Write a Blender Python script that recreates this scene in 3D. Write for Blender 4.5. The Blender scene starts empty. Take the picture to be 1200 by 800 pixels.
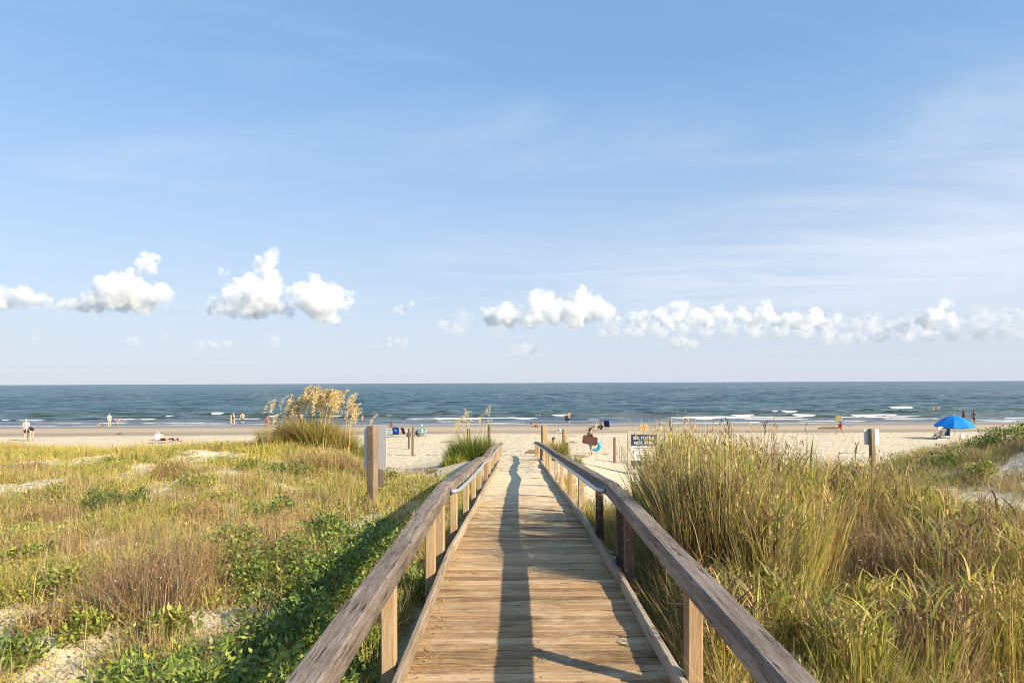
import bpy, bmesh, math, random
import numpy as np
from mathutils import Vector, Matrix

random.seed(11)
RNG = np.random.default_rng(11)
sc = bpy.context.scene
COL = sc.collection
R = math.radians
PI = math.pi
CZ = 5.2                      # eye height above the sea
F = 800.0                     # focal length in photograph pixels

# ---------------------------------------------------------------- helpers
def interp(x, xs, ys):
    return np.interp(x, xs, ys)

def sstep(a, b, x):
    t = np.clip((x - a) / (b - a), 0.0, 1.0)
    return t * t * (3 - 2 * t)

def vnoise(x, y, seed=0):
    x = np.asarray(x, float); y = np.asarray(y, float)
    xi = np.floor(x).astype(np.int64); yi = np.floor(y).astype(np.int64)
    fx = x - xi; fy = y - yi
    fx = fx * fx * (3 - 2 * fx); fy = fy * fy * (3 - 2 * fy)
    def h(i, j):
        n = (i * 374761393 + j * 668265263 + seed * 1274126177) & 0xFFFFFFFF
        n = ((n ^ (n >> 13)) * 1274126177) & 0xFFFFFFFF
        n = n ^ (n >> 16)
        return (n & 0xFFFF) / 65535.0
    a = h(xi, yi); b = h(xi + 1, yi); c = h(xi, yi + 1); d = h(xi + 1, yi + 1)
    return (a + (b - a) * fx) * (1 - fy) + (c + (d - c) * fx) * fy

def fbm(x, y, seed=0, octv=4):
    s = 0.0; a = 0.5; tot = 0
    for k in range(octv):
        s = s + a * vnoise(np.asarray(x) * 2 ** k + 17.3 * k, np.asarray(y) * 2 ** k + 9.1 * k, seed + k)
        tot += a; a *= 0.5
    return s / tot            # 0..1

# ---------------------------------------------------------------- terrain
SLOPE = 0.069
KNEE = 6.4
def deck_z(Y):
    return 3.6 - SLOPE * np.maximum(0, np.asarray(Y, float) - KNEE)

def ground(X, Y):
    X = np.asarray(X, float); Y = np.asarray(Y, float)
    zb = interp(Y, [-40, 8, 12, 18, 25, 31, 37, 45, 60, 75, 86, 100, 140, 300],
                   [2.6, 2.6, 2.5, 2.2, 1.75, 1.42, 1.18, 1.02, .72, .32, 0, -.35, -1.5, -4])
    bw = 1 - sstep(56, 66, Y)
    zb = zb + bw * (0.10 * (fbm(X / 5, Y / 5, 3) - .5) + 0.05 * (fbm(X / .7, Y / .7, 5, 3) - .5))
    # two dune ridges, left and right of the walkway
    edge = interp(X, [-60, -14, -8, -5, -2.5, -1.2, 0, 1.2, 3, 6, 9, 12, 16, 40],
                     [28, 25, 22.5, 19, 14.5, 13, 11, 8.5, 10.5, 12, 15, 18, 20, 24])
    edge = edge + 2.2 * (fbm(X / 4, Y / 4, 21) - .5)
    m = 1 - sstep(edge, edge + 7.0, Y)
    hl = 3.38 - .030 * np.maximum(Y - 6, 0) + .28 * np.exp(-((X + 8) / 3.2) ** 2 - ((Y - 20.5) / 2.5) ** 2) + 0.55 * (fbm(X / 3.0, Y / 3.0, 31) - .5) + .20 * (fbm(X / 1.3, Y / 1.3, 35, 3) - .5) + .12 * (fbm(X / .8, Y / .8, 33) - .5)
    hr = 3.32 + 0.30 * (fbm(X / 3, Y / 3, 41) - .5) + .10 * (fbm(X / .7, Y / .7, 43) - .5)
    hr = hr - .022 * np.maximum(Y - 7, 0) + .92 * np.exp(-((X - 12.9) / 3.3) ** 2 - ((Y - 13.8) / 3.8) ** 2) \
            + .40 * np.exp(-((X - 10.4) / 1.7) ** 2 - ((Y - 12.0) / 2.2) ** 2) \
            + .35 * np.exp(-((X - 20) / 6.0) ** 2 - ((Y - 13) / 6) ** 2)
    hd = hl + (hr - hl) * sstep(-1.5, 1.5, X)
    z = zb + (hd - zb) * m
    # the strip under the walkway follows its deck, then carries sand over it
    over = interp(Y, [-40, 9, 12.5, 15.5, 18, 21, 24], [-.26, -.24, -.14, -.045, .004, .02, .06])
    zp = deck_z(np.minimum(Y, 28)) + over
    zp = np.where(Y > 28, interp(Y, [28, 33, 38, 45, 60], [2.17, 1.76, 1.36, 1.06, .72]), zp)
    zp = zp + sstep(13, 17, Y) * .075 * (fbm(X / .6, Y / .9, 51, 4) - .5)
    outer = interp(Y, [-40, 11, 17, 24, 40], [2.0, 2.1, 3.2, 4.6, 6.0])
    w = 1 - sstep(.95, outer, np.abs(X - .1))
    w = w * (1 - sstep(40, 55, Y))
    return z + (zp - z) * w

def horizon(px):
    return 451.0 - 5.0 * px / 1200.0

def at(px, py, Y):
    """point on the line of sight through a photograph pixel, Y metres ahead"""
    return ((px - 605.0) / F * Y, Y, CZ - (py - horizon(px)) / F * Y)

_YS = np.geomspace(1.6, 140, 5000)
def ground_at(px, py, ymin=0.0):
    X = (px - 605.0) / F * _YS
    z = CZ - (py - horizon(px)) / F * _YS
    g = ground(X, _YS)
    k = np.nonzero((z <= g) & (_YS >= ymin))[0]
    k = k[0] if len(k) else len(_YS) - 1
    return float(X[k]), float(_YS[k]), float(g[k])

def gz(x, y):
    return float(ground(np.array([x]), np.array([y]))[0])

# ---------------------------------------------------------------- objects
def tag(o, label=None, cat=None, group=None, kind=None):
    if label: o['label'] = label
    if cat: o['category'] = cat
    if group: o['group'] = group
    if kind: o['kind'] = kind
    return o

def empty(name, loc, rz=0.0, label=None, cat=None, group=None):
    o = bpy.data.objects.new(name, None); COL.objects.link(o)
    o.empty_display_size = .2
    o.location = loc; o.rotation_euler = (0, 0, rz)
    return tag(o, label, cat, group)

def link_mesh(name, me, mat=None, parent=None):
    o = bpy.data.objects.new(name, me); COL.objects.link(o)
    if mat is not None:
        for m in (mat if isinstance(mat, (list, tuple)) else [mat]): me.materials.append(m)
    if parent is not None: o.parent = parent
    return o

class MB:
    """collects shapes and links them as one mesh object"""
    def __init__(s): s.v = []; s.f = []; s.mi = []; s.rnd = []; s.cur = 0; s.r = 0.0
    def add(s, verts, faces):
        b = len(s.v)
        s.v += [tuple(p) for p in verts]; s.rnd += [s.r] * len(verts)
        for f in faces: s.f.append(tuple(b + i for i in f)); s.mi.append(s.cur)
    def box(s, c, d, rot=None):
        hx, hy, hz = d[0] / 2, d[1] / 2, d[2] / 2
        b = min(hx, hy, hz) * .18
        vs = []; M = rot if rot is not None else Matrix.Identity(3)
        # chamfered box: 24 verts
        idx = {}
        for sx in (-1, 1):
            for sy in (-1, 1):
                for sz in (-1, 1):
                    for ax in range(3):
                        p = [sx * (hx - b), sy * (hy - b), sz * (hz - b)]
                        p[ax] += (sx, sy, sz)[ax] * b
                        idx[(sx, sy, sz, ax)] = len(vs)
                        vs.append(Vector(c) + M @ Vector(p))
        fs = []
        for ax in range(3):
            o1, o2 = [(1, 2), (2, 0), (0, 1)][ax]
            for sg in (-1, 1):
                q = []
                for (a, e) in ((-1, -1), (1, -1), (1, 1), (-1, 1)):
                    k = [0, 0, 0]; k[ax] = sg; k[o1] = a; k[o2] = e
                    q.append(idx[(k[0], k[1], k[2], ax)])
                fs.append(q if sg > 0 else q[::-1])
        for ax in range(3):      # edges
            o1, o2 = [(1, 2), (2, 0), (0, 1)][ax]
            for a in (-1, 1):
                for e in (-1, 1):
                    k0 = [0, 0, 0]; k0[o1] = a; k0[o2] = e; k1 = list(k0); k0[ax] = -1; k1[ax] = 1
                    q = [idx[(*k0, o1)], idx[(*k1, o1)], idx[(*k1, o2)], idx[(*k0, o2)]]
                    fs.append(q if a * e < 0 else q[::-1])
        for sx in (-1, 1):
            for sy in (-1, 1):
                for sz in (-1, 1):
                    t = [idx[(sx, sy, sz, 0)], idx[(sx, sy, sz, 1)], idx[(sx, sy, sz, 2)]]
                    fs.append(t if sx * sy * sz > 0 else t[::-1])
        s.add(vs, fs)
    def tube(s, pts, r, n=8, cap=True):
        pts = [Vector(p) for p in pts]
        rs = r if isinstance(r, (list, tuple)) else [r] * len(pts)
        vs = []; fs = []
        up = Vector((0.013, 0.021, 1))
        for i, p in enumerate(pts):
            d = (pts[min(i + 1, len(pts) - 1)] - pts[max(i - 1, 0)])
            d = d.normalized() if d.length > 1e-9 else Vector((0, 0, 1))
            u = up if abs(d.dot(up.normalized())) < .97 else Vector((1, 0.02, 0))
            a = d.cross(u).normalized(); b = a.cross(d)
            for k in range(n):
                t = 2 * PI * k / n
                vs.append(p + (a * math.cos(t) + b * math.sin(t)) * rs[i])
        for i in range(len(pts) - 1):
            for k in range(n):
                k2 = (k + 1) % n
                fs.append((i * n + k, i * n + k2, (i + 1) * n + k2, (i + 1) * n + k))
        if cap:
            fs.append(tuple(range(n))[::-1]); fs.append(tuple((len(pts) - 1) * n + k for k in range(n)))
        s.add(vs, fs)
    def ball(s, c, rad, n=10, m=7, M=None):
        vs = []; fs = []
        rad = rad if isinstance(rad, (tuple, list)) else (rad,) * 3
        for i in range(m + 1):
            ph = PI * i / m
            for k in range(n):
                t = 2 * PI * k / n
                p = Vector((rad[0] * math.sin(ph) * math.cos(t), rad[1] * math.sin(ph) * math.sin(t), rad[2] * math.cos(ph)))
                if M is not None: p = M @ p
                vs.append(Vector(c) + p)
        for i in range(m):
            for k in range(n):
                k2 = (k + 1) % n
                fs.append((i * n + k, (i + 1) * n + k, (i + 1) * n + k2, i * n + k2))
        s.add(vs, fs)
    def sweep(s, prof, path):
        """prof: closed (x,z) outline; path: points; planes of constant y"""
        n = len(prof); vs = []; fs = []
        for p in path:
            for (a, b) in prof: vs.append((p[0] + a, p[1], p[2] + b))
        for i in range(len(path) - 1):
            for k in range(n):
                k2 = (k + 1) % n
                fs.append((i * n + k, i * n + k2, (i + 1) * n + k2, (i + 1) * n + k))
        fs.append(tuple(range(n))[::-1]); fs.append(tuple((len(path) - 1) * n + k for k in range(n)))
        s.add(vs, fs)
    def plate(s, outline, origin, ux, uy, th):
        """flat outline (2D) extruded by th along ux x uy"""
        o = Vector(origin); ux = Vector(ux); uy = Vector(uy); nn = ux.cross(uy).normalized()
        n = len(outline)
        vs = [o + ux * a + uy * b + nn * (th / 2) for a, b in outline] + [o + ux * a + uy * b - nn * (th / 2) for a, b in outline]
        fs = [tuple(range(n)), tuple(range(n, 2 * n))[::-1]]
        for k in range(n): fs.append((k, n + k, n + (k + 1) % n, (k + 1) % n))
        s.add(vs, fs)
    def mesh(s, name, smooth=False):
        me = bpy.data.meshes.new(name)
        me.from_pydata(s.v, [], s.f)
        me.polygons.foreach_set('material_index', s.mi)
        a = me.attributes.new('rnd', 'FLOAT', 'POINT'); a.data.foreach_set('value', s.rnd)
        if smooth: me.polygons.foreach_set('use_smooth', [True] * len(me.polygons))
        me.update()
        bm = bmesh.new(); bm.from_mesh(me); bmesh.ops.recalc_face_normals(bm, faces=bm.faces); bm.to_mesh(me); bm.free()
        return me
    def build(s, name, mat, parent=None, smooth=False):
        return link_mesh(name, s.mesh(name, smooth), mat, parent)

def quads_mesh(name, V, C):
    """V (m,4,3) corner points, C (m,3) or (m,4,3) colours"""
    m = len(V)
    me = bpy.data.meshes.new(name)
    me.vertices.add(m * 4); me.loops.add(m * 4); me.polygons.add(m)
    me.vertices.foreach_set('co', np.ascontiguousarray(V, dtype=np.float32).ravel())
    me.loops.foreach_set('vertex_index', np.arange(m * 4, dtype=np.int32))
    me.polygons.foreach_set('loop_start', np.arange(0, m * 4, 4, dtype=np.int32))
    if C.ndim == 2: C = np.repeat(C[:, None, :], 4, 1)
    c4 = np.ones((m, 4, 4), np.float32); c4[..., :3] = C
    a = me.attributes.new('Col', 'FLOAT_COLOR', 'POINT'); a.data.foreach_set('color', c4.ravel())
    me.update(calc_edges=True)
    return me

def strip_blades(P, H, W, az, lean, curve, face, col, tipcol=None, segs=2):
    """ribbon blades: arrays of n; returns quads and colours"""
    n = len(P)
    d = np.stack([np.cos(az), np.sin(az)], 1)
    wv = np.stack([np.cos(face), np.sin(face), np.zeros(n)], 1)
    pts = [P]; th = lean.copy()
    for k in range(segs):
        st = H / segs
        q = pts[-1].copy()
        q[:, 0] += st * np.sin(th) * d[:, 0]; q[:, 1] += st * np.sin(th) * d[:, 1]; q[:, 2] += st * np.cos(th)
        pts.append(q); th = th + curve / segs
    Q = []; Cc = []
    if tipcol is None: tipcol = col
    for k in range(segs):
        w0 = W * (1 - (k / segs) ** 1.6); w1 = W * max(0.10, 1 - ((k + 1) / segs) ** 1.6)
        a = pts[k] - wv * w0[:, None] / 2; b = pts[k] + wv * w0[:, None] / 2
        c = pts[k + 1] + wv * w1[:, None] / 2; e = pts[k + 1] - wv * w1[:, None] / 2
        Q.append(np.stack([a, b, c, e], 1))
        t0 = k / segs; t1 = (k + 1) / segs
        c0 = col + (tipcol - col) * t0; c1 = col + (tipcol - col) * t1
        Cc.append(np.stack([c0, c0, c1, c1], 1))
    return np.concatenate(Q), np.concatenate(Cc)

def leaf_quads(P, L, W, az, el, col, roll=None):
    n = len(P)
    d = np.stack([np.cos(az) * np.cos(el), np.sin(az) * np.cos(el), np.sin(el)], 1)
    s = np.stack([-np.sin(az), np.cos(az), np.zeros(n)], 1)
    if roll is None: roll = RNG.uniform(-.8, .8, n)
    up = np.cross(d, s)
    s = s * np.cos(roll)[:, None] + up * np.sin(roll)[:, None]
    mid = P + d * (L * .45)[:, None]
    return np.stack([P, mid + s * (W / 2)[:, None], P + d * L[:, None], mid - s * (W / 2)[:, None]], 1), col

PAL = {k: np.array(v) for k, v in dict(
    straw=(.56, .43, .175), gold=(.58, .40, .12), olive=(.28, .265, .06), yellow=(.50, .425, .09), brown=(.26, .175, .095),
    dry=(.42, .31, .18), green=(.14, .205, .04), lime=(.31, .365, .065), deep=(.06, .11, .022), red=(.28, .14, .08),
    plume=(.92, .78, .46), pale=(.62, .52, .32), grey=(.30, .25, .19), umber=(.13, .085, .05)).items()}
def pal(names, wts, n):
    k = RNG.choice(len(names), n, p=np.array(wts) / sum(wts))
    c = np.stack([PAL[a] for a in names])[k]
    return c * RNG.uniform(.78, 1.22, (n, 1)) * RNG.uniform(.93, 1.07, (n, 3))

# ---------------------------------------------------------------- materials
class NT:
    def __init__(s, name, clear=True):
        s.m = bpy.data.materials.new(name); s.m.use_nodes = True
        s.t = s.m.node_tree; s.t.nodes.clear()
        s.out = s.t.nodes.new('ShaderNodeOutputMaterial')
    def n(s, typ, **kw):
        nd = s.t.nodes.new(typ)
        for k, v in kw.items():
            if k == 'inp':
                for a, b in v.items():
                    if isinstance(b, tuple) and len(b) == 2 and hasattr(b[0], 'outputs'): s.t.links.new(b[0].outputs[b[1]], nd.inputs[a])
                    elif hasattr(b, 'outputs'): s.t.links.new(b.outputs[0], nd.inputs[a])
                    else: nd.inputs[a].default_value = b
            else: setattr(nd, k, v)
        return nd
    def ramp(s, fac, stops, interp='LINEAR'):
        nd = s.t.nodes.new('ShaderNodeValToRGB'); cr = nd.color_ramp; cr.interpolation = interp
        while len(cr.elements) > 1: cr.elements.remove(cr.elements[-1])
        cr.elements[0].position = stops[0][0]; cr.elements[0].color = (*stops[0][1], 1)
        for p, c in stops[1:]:
            e = cr.elements.new(p); e.color = (*c, 1)
        s.link(fac, nd.inputs[0]); return nd
    def link(s, a, sock):
        if isinstance(a, tuple): s.t.links.new(a[0].outputs[a[1]], sock)
        else: s.t.links.new(a.outputs[0], sock)
    def math(s, op, a, b=None, c=None, clamp=False):
        nd = s.t.nodes.new('ShaderNodeMath'); nd.operation = op; nd.use_clamp = clamp
        for i, x in enumerate((a, b, c)):
            if x is None: continue
            if isinstance(x, (int, float)): nd.inputs[i].default_value = x
            else: s.link(x, nd.inputs[i])
        return nd
    def mix(s, fac, a, b, blend='MIX'):
        nd = s.t.nodes.new('ShaderNodeMix'); nd.data_type = 'RGBA'; nd.blend_type = blend
        for x, k in ((fac, 0), (a, 6), (b, 7)):
            if isinstance(x, (int, float)): nd.inputs[k].default_value = x
            elif isinstance(x, tuple) and not hasattr(x[0], 'outputs'): nd.inputs[k].default_value = (*x[:3], 1)
            else: s.link(x, nd.inputs[k])
        class P: pass
        return (nd, 2)
    def bsdf(s, color, rough=.8, bump=None, spec=.3, **kw):
        b = s.t.nodes.new('ShaderNodeBsdfPrincipled')
        if isinstance(color, tuple) and not hasattr(color[0], 'outputs'): b.inputs['Base Color'].default_value = (*color[:3], 1)
        else: s.link(color, b.inputs['Base Color'])
        if isinstance(rough, (int, float)): b.inputs['Roughness'].default_value = rough
        else: s.link(rough, b.inputs['Roughness'])
        b.inputs['Specular IOR Level'].default_value = spec
        for k, v in kw.items(): b.inputs[k.replace('_', ' ')].default_value = v
        if bump is not None: s.link(bump, b.inputs['Normal'])
        return b
    def bump(s, h, strength=.3, dist=.01, normal=None):
        nd = s.n('ShaderNodeBump'); nd.inputs['Strength'].default_value = strength; nd.inputs['Distance'].default_value = dist
        s.link(h, nd.inputs['Height'])
        if normal is not None: s.link(normal, nd.inputs['Normal'])
        return nd
    def done(s, shader):
        s.link(shader, s.out.inputs['Surface']); return s.m

def noise(T, vec, scale, detail=4, rough=.55, dist=0.0):
    nd = T.n('ShaderNodeTexNoise'); nd.inputs['Scale'].default_value = scale; nd.inputs['Detail'].default_value = detail
    nd.inputs['Roughness'].default_value = rough; nd.inputs['Distortion'].default_value = dist
    T.link(vec, nd.inputs['Vector']); return nd

def mapping(T, vec, scale=(1, 1, 1), loc=(0, 0, 0)):
    nd = T.n('ShaderNodeMapping'); nd.inputs['Scale'].default_value = scale; nd.inputs['Location'].default_value = loc
    T.link(vec, nd.inputs['Vector']); return nd

def mat_plain(name, col, rough=.7, var=.12, scale=14, spec=.3, **kw):
    T = NT(name); g = T.n('ShaderNodeTexCoord')
    n1 = noise(T, (g, 'Object'), scale, 5)
    dark = tuple(c * (1 - var * 2) for c in col); lite = tuple(min(1, c * (1 + var)) for c in col)
    c = T.ramp(n1, [(.3, dark), (.7, lite)])
    n2 = noise(T, (g, 'Object'), scale * 9, 3)
    return T.done(T.bsdf(c, rough, T.bump(n2, .25, .004), spec, **kw))

def mat_wood(name, cols, axis='Y', stretch=14.0, crack=.55, bump=.5, lichen=None, dust=None, along=.8):
    """weathered board: long grain along axis; cols dark..light"""
    T = NT(name); g = T.n('ShaderNodeTexCoord'); a = T.n('ShaderNodeAttribute', attribute_name='rnd')
    off = T.n('ShaderNodeCombineXYZ'); 
    for i in range(3): T.link(T.math('MULTIPLY', (a, 'Fac'), 37.0 + 11 * i), off.inputs[i])
    add = T.n('ShaderNodeVectorMath', operation='ADD'); T.link((g, 'Object'), add.inputs[0]); T.link(off, add.inputs[1])
    s = [stretch] * 3; s['XYZ'.index(axis)] = along
    v = mapping(T, add, tuple(s))
    grain = noise(T, v, 3.0, 7, .62, .6)
    fine = noise(T, mapping(T, add, tuple(q * 3.2 for q in s)), 3.4, 5, .7, .3)
    big = noise(T, add, 1.3, 3)
    f = T.math('ADD', T.math('MULTIPLY', grain, .52), T.math('MULTIPLY', fine, .48))
    spk = noise(T, mapping(T, add, tuple(q * (5 if q > 3 else 7) for q in s)), 3.0, 4, .75)
    f = T.math('ADD', f, T.math('MULTIPLY', T.math('SUBTRACT', spk, .5), .40))
    f = T.math('ADD', f, T.math('MULTIPLY', T.math('SUBTRACT', big, .5), .45))
    f = T.math('ADD', f, T.math('MULTIPLY', T.math('SUBTRACT', (a, 'Fac'), .5), .22))
    c = T.ramp(f, [(.30, cols[0]), (.47, cols[1]), (.62, cols[2]), (.8, cols[3])])
    # knots
    s2 = [5.0] * 3; s2['XYZ'.index(axis)] = 2.2
    vo = T.n('ShaderNodeTexVoronoi'); vo.inputs['Scale'].default_value = 1.0; T.link(mapping(T, add, tuple(s2)), vo.inputs['Vector'])
    kn = T.math('LESS_THAN', T.math('ADD', (vo, 'Distance'), T.math('MULTIPLY', fine, .09)), .115)
    c = T.mix(T.math('MULTIPLY', kn, .6), c, cols[0])
    cr = T.math('GREATER_THAN', noise(T, mapping(T, add, tuple(q * 1.7 for q in s)), 2.2, 2, .5, .2), .5 + crack * .34)
    c = T.mix(T.math('MULTIPLY', cr, .75), c, tuple(q * .35 for q in cols[0]))
    if lichen is not None:
        ln = T.math('GREATER_THAN', noise(T, (g, 'Object'), 22, 4, .65), .62)
        c = T.mix(T.math('MULTIPLY', ln, .6), c, lichen)
    if dust is not None:
        sp = T.n('ShaderNodeSeparateXYZ'); T.link((g, 'Object'), sp.inputs[0])
        ny = T.n('ShaderNodeMapRange'); ny.inputs[1].default_value = 7; ny.inputs[2].default_value = 17
        T.link((sp, 'Y'), ny.inputs[0])
        dn = noise(T, (g, 'Object'), 3.2, 6, .7)
        df = T.math('MULTIPLY', T.math('SUBTRACT', T.math('ADD', dn, T.math('MULTIPLY', ny, .55)), .55), 3.0, clamp=True)
        c = T.mix(df, c, dust)
    h = T.math('SUBTRACT', T.math('ADD', grain, T.math('MULTIPLY', fine, .8)), T.math('MULTIPLY', cr, 1.2))
    return T.done(T.bsdf(c, .86, T.bump(h, bump, .006), .2))

def mat_leaf(name, trans=.35, rough=.55, spec=.25):
    T = NT(name); a = T.n('ShaderNodeAttribute', attribute_name='Col')
    p = T.bsdf((a, 'Color'), rough, None, spec)
    tr = T.n('ShaderNodeBsdfTranslucent')
    T.link(T.mix(.5, (a, 'Color'), (.55, .5, .05), 'SCREEN'), tr.inputs['Color'])
    T.link((a, 'Color'), tr.inputs['Color'])
    mx = T.n('ShaderNodeMixShader'); mx.inputs[0].default_value = trans
    T.link(p, mx.inputs[1]); T.link(tr, mx.inputs[2])
    return T.done(mx)
# ---------------------------------------------------------------- render settings, camera, light
sc.render.engine = 'CYCLES'
sc.cycles.use_denoising = True; sc.cycles.filter_width = 1.0
sc.cycles.max_bounces = 10; sc.cycles.diffuse_bounces = 3; sc.cycles.glossy_bounces = 3
sc.cycles.transmission_bounces = 3; sc.cycles.volume_bounces = 8; sc.cycles.transparent_max_bounces = 8
sc.cycles.caustics_reflective = False; sc.cycles.caustics_refractive = False
sc.view_settings.view_transform = 'Standard'; sc.view_settings.look = 'None'
sc.view_settings.exposure = 0.8; sc.view_settings.gamma = 1.0

cam = bpy.data.cameras.new('camera'); camo = bpy.data.objects.new('camera', cam); COL.objects.link(camo)
cam.lens = 24.0; cam.sensor_width = 36.0; cam.sensor_fit = 'HORIZONTAL'
cam.shift_x = -5 / 1200; cam.shift_y = 48.5 / 1200
cam.clip_start = .05; cam.clip_end = 120000
camo.matrix_world = Matrix.Translation((0, 0, CZ)) @ Matrix.Rotation(R(90), 4, 'X') @ Matrix.Rotation(R(-.239), 4, 'Z')
sc.camera = camo

SUN_EL = R(28.5)
sdir = Vector((.816, -.578, 0)).normalized() * math.cos(SUN_EL) + Vector((0, 0, math.sin(SUN_EL)))
sun = bpy.data.lights.new('sun', 'SUN'); suno = bpy.data.objects.new('sun', sun); COL.objects.link(suno)
sun.energy = 5.0; sun.angle = R(.53); sun.color = (1.0, .86, .63)
suno.rotation_euler = sdir.to_track_quat('Z', 'Y').to_euler()

world = bpy.data.worlds.new('World'); sc.world = world; world.use_nodes = True
def build_world():
    T = NT.__new__(NT); T.t = world.node_tree; T.t.nodes.clear()
    out = T.n('ShaderNodeOutputWorld'); bg = T.n('ShaderNodeBackground'); bg.inputs['Strength'].default_value = .12
    sky = T.n('ShaderNodeTexSky'); sky.sky_type = 'NISHITA'; sky.sun_disc = False
    sky.sun_elevation = SUN_EL; sky.sun_rotation = math.atan2(sdir.x, sdir.y)
    sky.altitude = 10; sky.air_density = 1.0; sky.dust_density = .6; sky.ozone_density = 2.0
    g = T.n('ShaderNodeTexCoord'); sp = T.n('ShaderNodeSeparateXYZ'); T.link((g, 'Generated'), sp.inputs[0])
    # high thin cloud: streaks on a plane far overhead (direction divided by height)
    zc = T.math('MAXIMUM', (sp, 'Z'), .03)
    cx = T.n('ShaderNodeCombineXYZ'); T.link(T.math('DIVIDE', (sp, 'X'), zc), cx.inputs[0]); T.link(T.math('DIVIDE', (sp, 'Y'), zc), cx.inputs[1])
    n1 = noise(T, mapping(T, cx, (.30, .50, 1), (1.3, .55, 0)), 1.5, 7, .60, 1.0)
    n2 = noise(T, mapping(T, cx, (.12, .18, 1), (4.1, 2.7, 3)), 1.0, 3, .5)
    # more of it to the right (+X) and low down
    side = T.n('ShaderNodeMapRange'); side.inputs[1].default_value = -.25; side.inputs[2].default_value = .60; T.link((sp, 'X'), side.inputs[0])
    low = T.n('ShaderNodeMapRange'); low.inputs[1].default_value = .40; low.inputs[2].default_value = .16; T.link((sp, 'Z'), low.inputs[0])
    a = T.math('ADD', T.math('MULTIPLY', n1, .75), T.math('MULTIPLY', n2, .5))
    a = T.math('ADD', a, T.math('SUBTRACT', T.math('MULTIPLY', T.math('MULTIPLY', side, low), .46), .07))
    cf = T.n('ShaderNodeMapRange'); cf.interpolation_type = 'SMOOTHSTEP'; cf.inputs[1].default_value = .54; cf.inputs[2].default_value = 1.10
    T.link(a, cf.inputs[0])
    fd = T.n('ShaderNodeMapRange'); fd.interpolation_type = 'SMOOTHSTEP'; fd.inputs[1].default_value = .035; fd.inputs[2].default_value = .15; T.link((sp, 'Z'), fd.inputs[0])
    cf = T.math('MULTIPLY', cf, fd)
    # haze band at the horizon
    hz = T.n('ShaderNodeMapRange'); hz.inputs[1].default_value = .42; hz.inputs[2].default_value = -.005; T.link((sp, 'Z'), hz.inputs[0])
    hzp = T.math('POWER', hz, 1.2)
    warm = T.mix(.55, T.mix(1.0, sky, (.78, .84, .86), 'MULTIPLY'), (1.35, 2.6, 4.45))
    c = T.mix(T.math('MULTIPLY', hzp, .85), warm, (3.5, 3.64, 4.02))
    c = T.mix(T.math('MULTIPLY', cf, .72), c, (4.3, 4.55, 4.95))
    T.link(c, bg.inputs['Color']); T.link(bg, out.inputs['Surface'])
build_world()

# ---------------------------------------------------------------- ground sheet
def axis_dense(lo, hi, step, far_lo, far_hi, k):
    a = list(np.arange(lo, hi + 1e-6, step)); s = step; x = hi
    while x < far_hi: s *= k; x += s; a.append(x)
    s = step; x = lo; b = []
    while x > far_lo: s *= k; x -= s; b.append(x)
    return np.array(b[::-1] + a)

def grid_mesh(name, xs, ys, zf):
    X, Y = np.meshgrid(xs, ys); Z = zf(X, Y)
    V = np.stack([X, Y, Z], -1).reshape(-1, 3); nx, ny = len(xs), len(ys)
    i = np.arange(nx * ny).reshape(ny, nx)
    q = np.stack([i[:-1, :-1], i[:-1, 1:], i[1:, 1:], i[1:, :-1]], -1).reshape(-1, 4)
    me = bpy.data.meshes.new(name)
    me.vertices.add(len(V)); me.loops.add(q.size); me.polygons.add(len(q))
    me.vertices.foreach_set('co', V.astype(np.float32).ravel())
    me.loops.foreach_set('vertex_index', q.astype(np.int32).ravel())
    me.polygons.foreach_set('loop_start', np.arange(0, q.size, 4, dtype=np.int32))
    me.polygons.foreach_set('use_smooth', np.ones(len(q), bool))
    me.update(calc_edges=True)
    return me, X, Y, Z

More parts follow.
